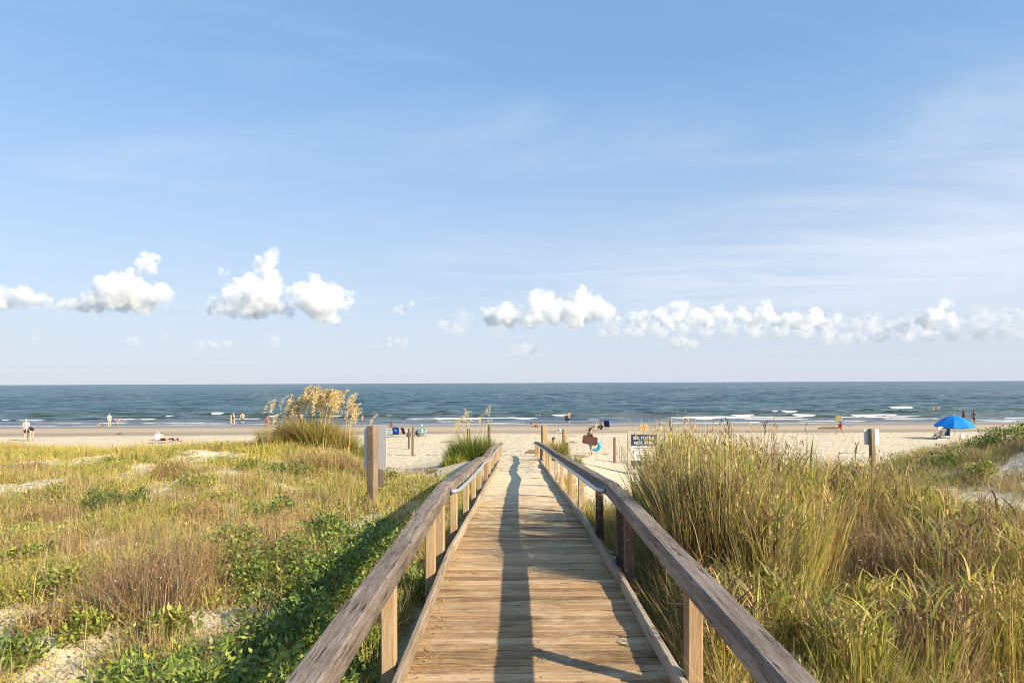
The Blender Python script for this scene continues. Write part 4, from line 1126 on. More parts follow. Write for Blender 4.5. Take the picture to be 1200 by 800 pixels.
TALL = []
rt = np.random.default_rng(77)
for (px, Y, hpx, wpx, kind) in [
        # px of the middle, distance, height px, width px
        (806, 5.3, 0, 34, 5), (822, 4.9, 0, 36, 5), (843, 4.5, 0, 40, 5), (795, 5.8, 0, 32, 5), (786, 6.3, 0, 30, 5), (868, 4.2, 0, 44, 5), (818, 5.9, 0, 34, 5), (850, 5.2, 0, 36, 5),
        (884, 5.0, 0, 34, 0), (902, 5.4, 0, 34, 0), (925, 5.1, 0, 36, 0), (880, 5.7, 0, 32, 2), (915, 5.9, 0, 32, 0), (862, 5.4, 0, 30, 0), (900, 4.95, 0, 34, 2),
        (782, 6.6, 92, 24, 0), (796, 6.1, 92, 26, 2), (812, 5.6, 92, 26, 0), (832, 5.2, 84, 30, 2), (860, 4.9, 74, 34, 2), (850, 3.9, 66, 36, 1), (790, 7.1, 100, 26, 0), (772, 8.2, 88, 24, 0), (845, 5.9, 90, 30, 0), (870, 6.4, 90, 34, 2), (752, 8.6, 72, 26, 0), (768, 8.0, 84, 30, 0), (790, 8.3, 96, 30, 0), (806, 7.7, 104, 34, 0), (828, 8.0, 98, 34, 0), (850, 7.6, 98, 36, 2),
        (800, 7.2, 84, 34, 0), (822, 6.9, 92, 34, 1), (842, 6.6, 88, 40, 0), (872, 7.4, 92, 38, 1), (896, 7.9, 92, 36, 0), (920, 8.4, 78, 36, 2),
        (948, 8.8, 70, 38, 0), (980, 9.4, 60, 40, 2), (1012, 10.0, 54, 36, 2), (940, 7.6, 0, 40, 0), (965, 8.2, 0, 40, 1), (935, 6.6, 0, 40, 0), (990, 7.2, 0, 44, 0), (958, 6.0, 0, 40, 1), (1020, 7.6, 0, 44, 2), (878, 6.2, 82, 44, 0), (914, 6.6, 80, 46, 2), 
        (995, 7.8, 68, 50, 0), (1040, 8.4, 60, 46, 2), (1080, 9.0, 50, 46, 1), (850, 5.6, 66, 46, 0), (890, 5.2, 70, 54, 0), (935, 5.4, 74, 56, 1),
         (1095, 7.0, 64, 60, 0), (1150, 7.6, 60, 60, 2), (1195, 7.2, 64, 60, 1), (905, 4.4, 62, 60, 0),
        (960, 4.3, 72, 66, 0), (1030, 4.7, 74, 70, 1), (1100, 5.2, 76, 70, 0), (1165, 5.6, 76, 70, 2), (1215, 5.0, 80, 80, 0), (1000, 3.9, 60, 70, 0), (1090, 4.1, 70, 80, 2), (1170, 4.3, 80, 80, 0)]:
    x = (px - 605) / F * Y; z = gz(x, Y); rad = wpx / F * Y / 2; h = hpx / F * Y
    o = empty('tall_grass_clump', (x, Y, z), 0, 'clump of tall green and straw coloured grass in the thicket right of the boardwalk', 'grass', 'tall grass clumps in the right thicket')
    n = int(np.clip(300 * (rad / .2) ** 1.3, 230, 620))
    if kind == 5: h = rt.uniform(.72, .98); kind = 2; n = 420
    if x > 2.75 and kind == 0 and rt.uniform() < .6: kind = 2 if rt.uniform() < .6 else 1
    nm, wt = [(['lime', 'green', 'olive', 'yellow', 'straw', 'dry'], [3.4, 1.2, 2.0, 3, 2.8, 1.2]), (['yellow', 'gold', 'olive', 'straw', 'lime'], [3.4, 2.2, 1.8, 3, 1.6]), (['dry', 'brown', 'olive', 'straw', 'lime', 'red', 'umber'], [2.4, 2, 2.4, 1.8, 1.4, 1.2, 1.2])][kind]
    far = .0050 + .00055 * Y
    h = (1.42 if Y > 7 else 1.28) * rt.uniform(.88, 1.06) * (.52 if px < 768 else .80 if px < 780 else .8 if px > 875 and Y < 6.2 else 1) if (x < 2.75 and Y > 4.9) else (.95 * rt.uniform(.78, 1.1) if x < 4.6 and Y > 4.9 else rt.uniform(.42, .66)) * (.6 if px < 770 else 1)
    q1 = bushgrass(x, Y, n, h, rad * 1.1, nm, wt, far * 1.7, (.0, .17 if h > 1 else .30), (-.2, .8), 4, .3)
    q2 = bushgrass(x, Y, n // 2, h * .5, rad * 1.3, ['brown', 'dry', 'straw', 'olive', 'grey'], [3, 2, 1.6, 1.2, 1], far, (.1, 1.0), (-.4, 1.2), 2, .15)
    # broad arching leaves that leave the stems part way up
    nl_ = n // 2; az = RNG.uniform(0, 2 * PI, nl_); r = rad * np.sqrt(RNG.uniform(0, 1, nl_)); bx = r * np.cos(az); by = r * np.sin(az)
    Pz = np.stack([bx, by, ground(x + bx, Y + by) - z + h * RNG.uniform(.3, .82, nl_)], 1)
    q3 = strip_blades(Pz, RNG.uniform(.14, .34, nl_), np.full(nl_, far * 2.4), RNG.uniform(0, 2 * PI, nl_), RNG.uniform(.15, .8, nl_), RNG.uniform(.5, 2.0, nl_), RNG.uniform(0, PI, nl_), pal(nm, wt, nl_), None, 3)
    link_mesh('blades', quads_mesh('blades', *cat_quads([q1, q2, q3])), M_GRASS, o)
    # a few leafy or seeding stalks that stand clear of the blades
    ns = 5 if Y > 6 else 3
    for s in range(ns):
        ax = rt.uniform(-rad, rad); ay = rt.uniform(-rad, rad); hh = h * rt.uniform(.9, 1.12); az = rt.uniform(0, 2 * PI); le = rt.uniform(.02, .2)
        g = gz(x + ax, Y + ay) - z
        q = [strip_blades(np.array([[ax, ay, g - .02]]), np.array([hh]), np.array([.006 + .0005 * Y]), np.array([az]), np.array([le]), np.array([.15]), np.array([rt.uniform(0, PI)]), pal(['brown', 'red', 'dry'], [2, 1, 2], 1), None, 3)]
        top = np.array([ax + hh * math.sin(le + .06) * math.cos(az), ay + hh * math.sin(le + .06) * math.sin(az), hh * math.cos(le + .06) + g])
        nq = 26
        t = RNG.uniform(0, .34, nq); b0 = np.array([ax, ay, g])
        Pq = b0[None] + (top - b0)[None] * (1 - t)[:, None] + RNG.normal(0, .008, (nq, 3))
        q.append(leaf_quads(Pq, RNG.uniform(.03, .06, nq) * (1 + Y * .03), RNG.uniform(.006, .011, nq) * (1 + Y * .04), RNG.uniform(0, 2 * PI, nq), RNG.uniform(.5, 1.4, nq), pal(['brown', 'dry', 'red', 'straw'], [2, 2, 1, 2], nq)))
        link_mesh('seed_stalk', quads_mesh('seed_stalk', *cat_quads(q)), M_STALK, o)

# dark bare stalks that stand up above the thicket
for i, (px, Y, toppx, lab) in enumerate([(786, 8.0, 492, 'dark reddish dry stalk rising above the thicket, nearest the notice board'), (855, 8.0, 492, 'dark knobbly dry stalk standing tall in the middle of the thicket'),
                                         (893, 8.2, 494, 'dark forked dry stalk leaning right above the thicket'), (1003, 9.6, 520, 'thin dark stalk at the right end of the thicket, left of the sign post')]):
    x = (px - 605) / F * Y; z = gz(x, Y); h = at(px, toppx, Y)[2] - z
    o = empty('dry_stalk', (x, Y, z), 0, lab, 'plant')
    m = MB(); b = [(0, 0, -.05)]
    for k in range(1, 9): b.append((.03 * math.sin(k * 1.3 + i) + (.05 * k / 8 if i == 2 else 0), .02 * math.cos(k + i), h * k / 8))
    m.tube(b, [.009 - .0007 * k for k in range(9)], 5)
    for k in range(12):
        t = rt.uniform(.45, 1.0); q = t * 8; k0 = min(7, int(q)); p = Vector(b[k0]).lerp(Vector(b[k0 + 1]), q - k0)
        d = Vector((rt.uniform(-1, 1), rt.uniform(-1, 1), rt.uniform(.8, 2.2))).normalized(); L = rt.uniform(.03, .10)
        m.tube([p, p + d * L * .6, p + d * L + Vector((0, 0, .01))], [.006, .008, .002], 4)
    m.build('stem', mat_plain('dead_stem%d' % i, (.17, .10, .07), .85), o)
# thin bent twigs over the right thicket foreground
for i, (a, b_, c) in enumerate([((745, 600, 6.0), (790, 640, 5.2), (830, 690, 4.6)), ((850, 545, 6.4), (875, 600, 5.8), (930, 635, 5.4))]):
    pts = [Vector(at(*a)), Vector(at(*b_)), Vector(at(*c))]
    bs = pts[2].copy(); bs.z = gz(bs.x, bs.y) - .03
    m = MB(); m.tube([pts[0], (pts[0] + pts[1]) / 2 + Vector((0, 0, .03)), pts[1], (pts[1] + pts[2]) / 2 + Vector((0, 0, .04)), pts[2], bs], [.003, .0045, .0055, .006, .007, .008], 5)
    tag(m.build('dead_twig', mat_plain('dead_twig%d' % i, (.45, .34, .2), .8)), ['long pale dead stem leaning across the thicket next to the right railing', 'pale curved dead stem in the middle of the right thicket'][i], 'plant')

# sea oats
def sea_oats(x, Y, nst, rad, hmin, hmax, label, tuft_h, nblade, names=(['yellow', 'gold', 'straw', 'olive', 'dry'], [2, 2, 2, 2, 1]), plw=.055, group=None, sx=1.0, plume_n=34):
    z = gz(x, Y)
    o = empty('sea_oats', (x, Y, z), 0, label, 'plant', group)
    az = RNG.uniform(0, 2 * PI, nblade); r = rad * np.sqrt(RNG.uniform(0, 1, nblade))
    bx = r * np.cos(az) * sx; by = r * np.sin(az) * .6
    P = np.stack([bx, by, ground(x + bx, Y + by) - z - .02], 1)
    q = strip_blades(P, tuft_h * RNG.uniform(.5, 1.15, nblade), np.full(nblade, .005 + .0005 * Y), az + RNG.normal(0, .8, nblade), RNG.uniform(.05, .5, nblade), RNG.uniform(.2, 1.1, nblade), RNG.uniform(0, PI, nblade), pal(*names, nblade), None, 3)
    link_mesh('blades', quads_mesh('blades', *cat_quads([q])), M_GRASS, o)
    for s in range(nst):
        ax = RNG.uniform(-rad, rad) * sx; ay = RNG.uniform(-rad, rad) * .6; h = RNG.uniform(hmin, hmax); d = RNG.normal(.3, .6); le = RNG.uniform(.0, .14)
        g = gz(x + ax, Y + ay) - z
        q = strip_blades(np.array([[ax, ay, g - .03]]), np.array([h]), np.array([.008 + .0006 * Y]), np.array([d]), np.array([le]), np.array([.22]), np.array([RNG.uniform(0, PI)]), pal(['straw', 'dry', 'gold'], [1, 1, 1], 1), None, 4)
        st = link_mesh('stalk', quads_mesh('stalk', *cat_quads([q])), M_STALK, o)
        th = le; p = np.array([ax, ay, g - .03])
        for k in range(4): p = p + h / 4 * np.array([math.sin(th) * math.cos(d), math.sin(th) * math.sin(d), math.cos(th)]); th += .055
        q = plume(None, p - np.array([0, 0, .08]), d, RNG.uniform(.36, .62), plw, plume_n)
        link_mesh('seed_head', quads_mesh('seed_head', *cat_quads([q])), M_PLUME, st)
    return o
def px2(px, Y): return (px - 605) / F * Y
Yo = 21.0
OATB = (['olive', 'dry', 'brown', 'yellow', 'gold', 'green'], [2.4, 2, 1.6, 2, 1.4, 1])
sea_oats(px2(322, Yo), Yo, 9, .5, .95, 1.45, 'loose sea oats with a few plumes, leftmost of the golden group', .75, 700, OATB, plw=.06, plume_n=110)
sea_oats(px2(344, Yo), Yo + .4, 24, .55, 1.05, 1.55, 'golden sea oats clump left of the middle of the group', 1.0, 1700, OATB, plw=.065, plume_n=200)
sea_oats(px2(366, Yo), Yo, 34, .58, 1.2, 1.72, 'densest golden sea oats clump with full plumes in the middle of the group', 1.05, 2000, OATB, plw=.065, plume_n=230)
sea_oats(px2(389, Yo), Yo + .3, 18, .5, 1.15, 1.85, 'tallest sea oats with upright plumes on the right of the group', .95, 1500, OATB, plw=.065, plume_n=200)
sea_oats(px2(411, Yo), Yo + .6, 6, .5, .9, 1.35, 'thin sea oats beside the short grey post', .75, 900, (['green', 'lime', 'olive', 'yellow'], [2, 2, 2, 1]), plw=.06, plume_n=110)
sea_oats(px2(307, 20), 20, 2, .2, .75, 1.0, 'pale flowering stalk left of the sea oats group', .3, 60, plw=.12)
sea_oats(px2(548, 27.5), 27.5, 16, .8, 1.3, 1.9, 'pale sea oats rising out of the green clump left of the ramp end', .7, 200, (['green', 'lime', 'olive'], [2, 2, 2]), plw=.07, plume_n=90)
sea_oats(px2(20, 16), 16, 3, .5, .6, .9, 'sparse dry stalks at the left edge of the dune crest', .3, 60, plw=.05)
# green clump left of the ramp end and the small one right of it
def clump(px, Y, wpx, h, label, names, n, depth=.6):
    x = px2(px, Y); z = gz(x, Y); rad = wpx / F * Y / 2
    o = empty('grass_clump', (x, Y, z), 0, label, 'grass')
    az = RNG.uniform(0, 2 * PI, n); r = rad * np.sqrt(RNG.uniform(0, 1, n)); bx = r * np.cos(az); by = r * np.sin(az) * depth
    P = np.stack([bx, by, ground(x + bx, Y + by) - z - .02], 1)
    prof = 1 - .65 * (r / rad) ** 2
    q = strip_blades(P, h * prof * RNG.uniform(.6, 1.15, n), np.full(n, .006 + .0006 * Y), az + RNG.normal(0, .7, n), RNG.uniform(.05, .5, n), RNG.uniform(.2, 1.0, n), RNG.uniform(0, PI, n), pal(*names, n), None, 3)
    link_mesh('blades', quads_mesh('blades', *cat_quads([q])), M_GRASS, o)
clump(551, 27.4, 58, 1.30, 'dense dark green grass clump left of the ramp end', (['green', 'deep', 'olive', 'lime'], [3, 1.6, 2, 1]), 2200)
clump(530, 26.6, 30, .55, 'low green grass at the left foot of the dense clump by the ramp', (['olive', 'green', 'yellow'], [2, 2, 1]), 420)
clump(652, 24.6, 24, 1.0, 'olive grass clump behind the right railing near the ramp end', (['olive', 'green', 'yellow', 'brown'], [3, 2, 1, 1]), 800, .8)
clump(672, 23.0, 22, .5, 'low brownish grass clump on the sand right of the railing', (['olive', 'brown', 'green', 'dry'], [2, 2, 1, 1]), 420, .8)
clump(577, 27.6, 9, .7, 'yellow grass tuft at the end of the left railing', (['yellow', 'gold', 'straw'], [2, 1, 1]), 160)
clump(505, 24.0, 14, .35, 'little grass tuft alone on the sand left of the ramp', (['olive', 'green', 'dry'], [1, 1, 1]), 120)
clump(476, 26.0, 60, .42, 'sparse pale grass at the feet of the two dark stakes', (['dry', 'brown', 'straw'], [2, 1, 1]), 260)
clump(700, 9.6, 46, .45, 'yellow green grass just right of the ramp knee', (['yellow', 'lime', 'straw', 'olive'], [2, 2, 1, 1]), 520, 1.0)
# ---------------------------------------------------------------- people
def mat_skin(name, c):
    T = NT(name); g = T.n('ShaderNodeTexCoord'); n1 = noise(T, (g, 'Object'), 9, 3)
    col = T.ramp(n1, [(.3, tuple(q * .88 for q in c)), (.7, tuple(min(1, q * 1.08) for q in c))])
    return T.done(T.bsdf(col, .55, None, .35, Subsurface_Weight=.08))
SKIN = {'tan': mat_skin('skin_tan', (.47, .27, .17)), 'fair': mat_skin('skin_fair', (.60, .40, .29)), 'brown': mat_skin('skin_brown', (.27, .145, .085)), 'pale': mat_skin('skin_pale', (.68, .50, .39))}
HAIR = {'dark': mat_plain('hair_dark', (.03, .02, .015), .6), 'brown': mat_plain('hair_brown', (.12, .065, .03), .6), 'blond': mat_plain('hair_blond', (.42, .28, .12), .6), 'grey': mat_plain('hair_grey', (.4, .38, .36), .6)}
M_EYE = mat_plain('eye_dark', (.02, .015, .012), .3); M_LIP = mat_plain('lips', (.36, .13, .10), .5)
_cl = {}
def cloth(col):
    if col not in _cl: _cl[col] = mat_plain('cloth_%d' % len(_cl), col, .85, .12, 22)
    return _cl[col]

BASE = dict(pel=(0, 0, .93), wai=(0, 0, 1.07), che=(0, 0, 1.27), nec=(0, 0, 1.44), hed=(0, .015, 1.56), top=(0, .01, 1.645),
            sh=(.165, 0, 1.39), el=(.215, -.03, 1.12), wr=(.225, .05, .88), ha=(.222, .08, .80), hi=(.09, 0, .88), kn=(.10, .015, .49), an=(.10, -.015, .085), to=(.115, .15, .03))
def P(**kw):
    """joint table: plain keys are mirrored; L*/R* keys override one side"""
    j = {}
    b = dict(BASE)
    for k, v in kw.items():
        if k in b: b[k] = v
    for k, v in b.items():
        if k in ('pel', 'wai', 'che', 'nec', 'hed', 'top'): j[k] = v
        else:
            j['R' + k] = v; j['L' + k] = (-v[0], v[1], v[2])
    for k, v in kw.items():
        if k not in b: j[k] = v
    return j
POSE = {
 'stand': P(Lto=(-.14, .14, .03)),
 'hips': P(el=(.29, -.10, 1.13), wr=(.17, .02, .99), ha=(.14, .07, .97), Rkn=(.13, .05, .49), Ran=(.16, .04, .085), Rto=(.21, .19, .03)),
 'walk': P(Lkn=(-.09, .20, .51), Lan=(-.09, .27, .10), Lto=(-.09, .42, .06), Rkn=(.09, .02, .49), Ran=(.09, -.28, .14), Rto=(.09, -.15, .03), Rel=(.21, .06, 1.13), Rwr=(.20, .25, .95), Rha=(.20, .32, .90), Lel=(-.21, -.14, 1.14), Lwr=(-.22, -.10, .89), Lha=(-.22, -.06, .81)),
 'carry': P(Lkn=(-.09, .20, .51), Lan=(-.09, .27, .10), Lto=(-.09, .42, .06), Rkn=(.09, .02, .49), Ran=(.09, -.28, .14), Rto=(.09, -.15, .03), Rel=(.24, -.10, 1.14), Rwr=(.23, .13, 1.05), Rha=(.20, .20, 1.04), Lel=(-.22, -.05, 1.13), Lwr=(-.24, .10, .91), Lha=(-.24, .14, .83)),
 'bend': P(pel=(0, -.16, .90), wai=(0, -.02, .99), che=(0, .19, 1.03), nec=(0, .36, .99), hed=(0, .47, .93), top=(0, .54, .87), sh=(.16, .30, 1.0), el=(.19, .34, .74), wr=(.15, .42, .52), ha=(.14, .45, .44), hi=(.09, -.14, .86), kn=(.10, -.04, .48), an=(.10, -.04, .085), to=(.115, .13, .03)),
 'crouch': P(pel=(0, -.14, .27), wai=(0, -.10, .41), che=(0, .02, .59), nec=(0, .09, .75), hed=(0, .14, .86), top=(0, .16, .945), sh=(.16, .06, .70), el=(.22, .22, .47), wr=(.13, .38, .33), ha=(.10, .44, .28), hi=(.09, -.12, .25), kn=(.16, .26, .47), an=(.14, .06, .085), to=(.15, .22, .03)),
 'sit': P(pel=(0, 0, .37), wai=(0, -.06, .51), che=(0, -.14, .70), nec=(0, -.19, .87), hed=(0, -.17, .99), top=(0, -.18, 1.075), sh=(.16, -.17, .82), el=(.25, -.05, .56), wr=(.24, .19, .55), ha=(.24, .26, .54), hi=(.09, .02, .34), kn=(.12, .40, .43), an=(.12, .56, .085), to=(.13, .70, .05)),
 'ground': P(pel=(0, 0, .11), wai=(0, -.04, .25), che=(0, -.06, .45), nec=(0, -.03, .62), hed=(0, .01, .73), top=(0, .02, .815), sh=(.16, -.05, .57), el=(.25, .06, .33), wr=(.17, .28, .36), ha=(.12, .34, .38), hi=(.09, .03, .11), kn=(.14, .32, .42), an=(.13, .52, .07), to=(.14, .67, .035)),
 'recline': P(pel=(0, 0, .10), wai=(0, -.15, .14), che=(0, -.34, .27), nec=(0, -.49, .38), hed=(0, -.57, .47), top=(0, -.62, .54), sh=(.16, -.44, .33), el=(.23, -.54, .05), wr=(.22, -.30, .045), ha=(.21, -.22, .035), hi=(.09, .02, .10), kn=(.11, .37, .30), an=(.11, .68, .07), to=(.11, .76, .15)),
 'lie': P(pel=(0, 0, .11), wai=(0, -.16, .11), che=(0, -.36, .12), nec=(0, -.54, .13), hed=(0, -.66, .14), top=(0, -.75, .15), sh=(.16, -.48, .12), el=(.23, -.24, .06), wr=(.24, 0, .05), ha=(.23, .08, .05), hi=(.09, .04, .11), kn=(.10, .44, .13), an=(.10, .84, .07), to=(.12, .90, .18)),
}
RAD = dict(pel=(.145, .11), wai=(.125, .095), che=(.15, .11), nec=(.055, .058), hed=(.076, .092), top=(.055, .066), sh=(.062, .06), el=(.042, .042), wr=(.028, .026), ha=(.036, .018), hi=(.088, .088), kn=(.056, .056), an=(.036, .038), to=(.040, .022))
EDGES = [('pel', 'wai'), ('wai', 'che'), ('che', 'nec'), ('nec', 'hed'), ('hed', 'top')] + [(a if a in ('che', 'pel') else s + a, s + b) for s in 'LR' for a, b in (('che', 'sh'), ('sh', 'el'), ('el', 'wr'), ('wr', 'ha'), ('pel', 'hi'), ('hi', 'kn'), ('kn', 'an'), ('an', 'to'))]

def skin_mesh(j, edges, grow=1.0, shrink_ends=None, sub=1, female=False, root='pel'):
    keys = []
    for a, b in edges:
        for k in (a, b):
            if k not in keys: keys.append(k)
    me = bpy.data.meshes.new('s'); me.from_pydata([j[k] for k in keys], [(keys.index(a), keys.index(b)) for a, b in edges], [])
    o = bpy.data.objects.new('s', me); COL.objects.link(o)
    o.modifiers.new('k', 'SKIN').use_smooth_shade = True
    sv = me.skin_vertices[0].data
    for i, k in enumerate(keys):
        kk = k if k in RAD else k[1:]
        kk = kk if kk in RAD else 'wr'
        r = RAD[kk]
        if female and kk in ('wai', 'sh'): r = (r[0] * .86, r[1] * .86)
        g = grow
        sv[i].radius = (r[0] * g, r[1] * g); sv[i].use_root = (k == root)
    sm = o.modifiers.new('u', 'SUBSURF'); sm.levels = sub; sm.render_levels = sub
    dg = bpy.context.evaluated_depsgraph_get(); dg.update()
    m2 = bpy.data.meshes.new_from_object(o.evaluated_get(dg)); bpy.data.objects.remove(o); bpy.data.meshes.remove(me)
    return m2

def lerp(a, b, t): return tuple(a[i] + (b[i] - a[i]) * t for i in range(3))

def person(loc, rz, pose, label, H=1.7, skin='tan', hair='dark', hairlen=0.0, top=None, bottom=None, swim=None, female=False, group=None, hat=None):
    j = dict(POSE[pose]); k = H / 1.7
    o = empty('person', loc, rz, label, 'person', group)
    o.scale = (k, k, k)
    me = skin_mesh(j, EDGES, sub=1, female=female)
    # hands: four unequal bent fingers and a thumb; a face: nose, ears, eyes, mouth - all in the one body mesh
    m = MB()
    for s in 'LR':
        w, h = Vector(j[s + 'wr']), Vector(j[s + 'ha']); d = (h - w).normalized()
        side = d.cross(Vector((1, 0, 0))); side = side.normalized() if side.length > .1 else Vector((0, 1, 0))
        pn = d.cross(side).normalized()
        if (pn.x > 0) == (s == 'R'): pn = -pn
        for q, L in ((-1.5, .066), (-.5, .080), (.5, .075), (1.5, .058)):
            b = h - d * .01 + side * q * .0155
            t1 = b + d * L * .5; t2 = t1 + (d * .8 + pn * .5).normalized() * L * .32; t3 = t2 + (d * .5 + pn * .8).normalized() * L * .24
            m.tube([b, t1, t2, t3], [.0088, .0082, .0075, .005], 6)
        b = w + d * .03 + side * (-.02)
        m.tube([b, b + (d * .7 - side * .7).normalized() * .032, b + (d * .9 - side * .45).normalized() * .062 + pn * .008], [.011, .010, .006], 6)
    nk, hd, tp = Vector(j['nec']), Vector(j['hed']), Vector(j['top'])
    up = (tp - nk).normalized(); rt_ = Vector((1, 0, 0)); fw = up.cross(rt_).normalized()
    if pose in ('recline',): pass
    if fw.y < -.3 and pose not in ('bend',): fw = -fw
    hc = (hd + tp) / 2 - up * .012
    m.tube([hc + fw * .078 + up * .012, hc + fw * .104 - up * .022, hc + fw * .086 - up * .030], [.008, .013, .009], 6)
    for s in (-1, 1): m.ball(hc + rt_ * s * .080 - fw * .005 - up * .01, (.012, .022, .03), 7, 5)
    m.cur = 1
    for s in (-1, 1): m.ball(hc + rt_ * s * .031 + fw * .080 + up * .008, (.012, .008, .008), 7, 5)
    m.cur = 2
    m.ball(hc + fw * .080 - up * .058, (.022, .010, .007), 8, 5)
    fm = m.mesh('f', True)
    bm = bmesh.new(); bm.from_mesh(me); nb = len(bm.faces); bm.from_mesh(fm); bm.to_mesh(me); bm.free()
    me.polygons.foreach_set('use_smooth', [True] * len(me.polygons))
    me.materials.clear()
    me.name = 'body'
    link_mesh('body', me, [SKIN[skin], M_EYE, M_LIP], o)
    # hair: a cap over the crown and back of the head, hanging to hairlen
    m = MB()
    B = Matrix((rt_, fw, up)).transposed()
    m.ball(hc + up * .028 - fw * .020, (.088, .098, .082), 14, 9, B)
    if hairlen > 0:
        base = hc - fw * .065
        m.tube([base + up * .04, base - up * .05 - fw * .02, base - up * .05 - Vector((0, 0, hairlen * .6)) - fw * .025, base - up * .04 - Vector((0, 0, hairlen)) - fw * .01], [.075, .075, .06, .02], 9)
    m.build('hair', HAIR[hair], o, True)
    if hat:
        m = MB(); m.ball(hc + up * .045 - fw * .008, (.097, .108, .085), 14, 8, B)
        for i in range(1): m.tube([hc + up * .052, hc + up * .062], [.165, .155], 18)
        m.build('sun_hat', cloth(hat), o, True)
    def garment(name, edges, col, grow, extra=None, root='pel'):
        jj = dict(j)
        if extra: jj.update(extra)
        g = skin_mesh(jj, edges, grow, female=female, root=root); g.polygons.foreach_set('use_smooth', [True] * len(g.polygons)); g.materials.clear(); g.name = name
        link_mesh(name, g, cloth(col), o)
    if bottom:
        col, ln = bottom
        ex = {s + 'kn': lerp(j[s + 'hi'], j[s + 'kn'], ln) for s in 'LR'}
        RAD['kn'] = (.078, .078)
        garment('shorts', [('pel', 'wai')] + [e for s in 'LR' for e in (('pel', s + 'hi'), (s + 'hi', s + 'kn'))], col, 1.12, dict(ex, wai=lerp(j['pel'], j['wai'], .45)))
        RAD['kn'] = (.056, .056)
    if top:
        ex = {s + 'el': lerp(j[s + 'sh'], j[s + 'el'], .62) for s in 'LR'}; ex['nec'] = lerp(j['che'], j['nec'], .62)
        RAD['nec'] = (.09, .08); RAD['el'] = (.058, .058)
        garment('shirt', [('pel', 'wai'), ('wai', 'che'), ('che', 'nec')] + [e for s in 'LR' for e in (('che', s + 'sh'), (s + 'sh', s + 'el'))], top, 1.10, ex)
        RAD['nec'] = (.055, .058); RAD['el'] = (.042, .042)
    if swim:
        ex = {'nec': lerp(j['che'], j['nec'], .25)}; ex.update({s + 'kn': lerp(j[s + 'hi'], j[s + 'kn'], .10) for s in 'LR'})
        RAD['kn'] = (.085, .085); RAD['nec'] = (.10, .085)
        garment('swimsuit', [('pel', 'wai'), ('wai', 'che'), ('che', 'nec')] + [e for s in 'LR' for e in (('pel', s + 'hi'), (s + 'hi', s + 'kn'))], swim, 1.05, ex)
        RAD['kn'] = (.056, .056); RAD['nec'] = (.055, .058)
    return o

def beach(px, py):
    x, Y, z = ground_at(px, py, 33.0); return (x, Y, z)
def water(px, py, sink):
    Y = CZ * F / (py - horizon(px)); return ((px - 605) / F * Y, Y, -sink)

# far left pair on the dry sand
person(beach(30.5, 516.5), R(20), 'stand', 'standing person in pale blue top and navy shorts at the far left of the beach', 1.72, 'fair', 'grey', 0, (.55, .62, .72), ((.03, .035, .09), .8))
person(beach(36.5, 516.5), R(60), 'bend', 'person bending forward in a black swimsuit at the far left of the beach', 1.68, 'fair', 'brown', 0, None, None, (.02, .02, .03), True)
# at the waterline, left
person(water(116, 501, .03), R(150), 'crouch', 'child crouching in the wash, left of two standing people', 1.15, 'tan', 'brown', 0, None, ((.55, .16, .08), .7))
person(water(128, 499.5, .05), R(10), 'stand', 'person in white top and pale shorts standing at the water edge', 1.68, 'pale', 'blond', 0, (.75, .73, .70), ((.62, .56, .50), .8))
person(water(136, 499.0, .05), R(-40), 'bend', 'person with dark red hair bending at the water edge beside the person in white', 1.45, 'tan', 'brown', .1, None, None, (.45, .10, .06), True)
# lying group on the sand
lp = beach(196, 516.5)
person(lp, R(100), 'lie', 'person in dark clothes lying on the sand with knees out, left part of the beach', 1.7, 'tan', 'dark', 0, (.03, .03, .04), ((.02, .02, .025), 1.1))
person(beach(190, 516), R(-150), 'recline', 'person leaning back on elbows beside the white bag on the left sand', 1.6, 'fair', 'brown', 0, (.5, .38, .25), ((.35, .3, .12), .6))
# waders left of the sea oats
person(water(273.5, 497, .25), R(-30), 'stand', 'woman in red swimsuit wading, middle one of three left of the sea oats', 1.70, 'pale', 'blond', .1, None, None, (.55, .03, .05), True)
person(water(270.5, 496, .25), R(160), 'hips', 'person in yellow shorts wading at the left of the woman in red', 1.5, 'fair', 'brown', 0, None, ((.6, .5, .16), .8))
person(water(284, 496, .25), R(15), 'hips', 'bare backed man in dark shorts wading right of the woman in red', 1.75, 'fair', 'brown', 0, None, ((.10, .09, .05), .9))
person(water(313, 498, .2), R(0), 'stand', 'person in bright red top at the water edge behind the sea oats', 1.45, 'tan', 'dark', 0, (.6, .03, .04), ((.5, .03, .04), .9))
person(water(353, 497, .2), R(40), 'stand', 'person in dark shorts at the water edge, seen through the sea oats', 1.7, 'tan', 'dark', 0, None, ((.05, .05, .07), .9))
person(water(414, 493, .55), R(0), 'stand', 'person in black swimsuit standing in the shallows right of the sea oats', 1.72, 'tan', 'dark', 0, None, None, (.02, .02, .03), True)
person(water(424.5, 493, .55), R(70), 'stand', 'tanned child standing in the shallows beside the person in black', 1.45, 'tan', 'brown', 0, None, ((.35, .2, .1), .8))
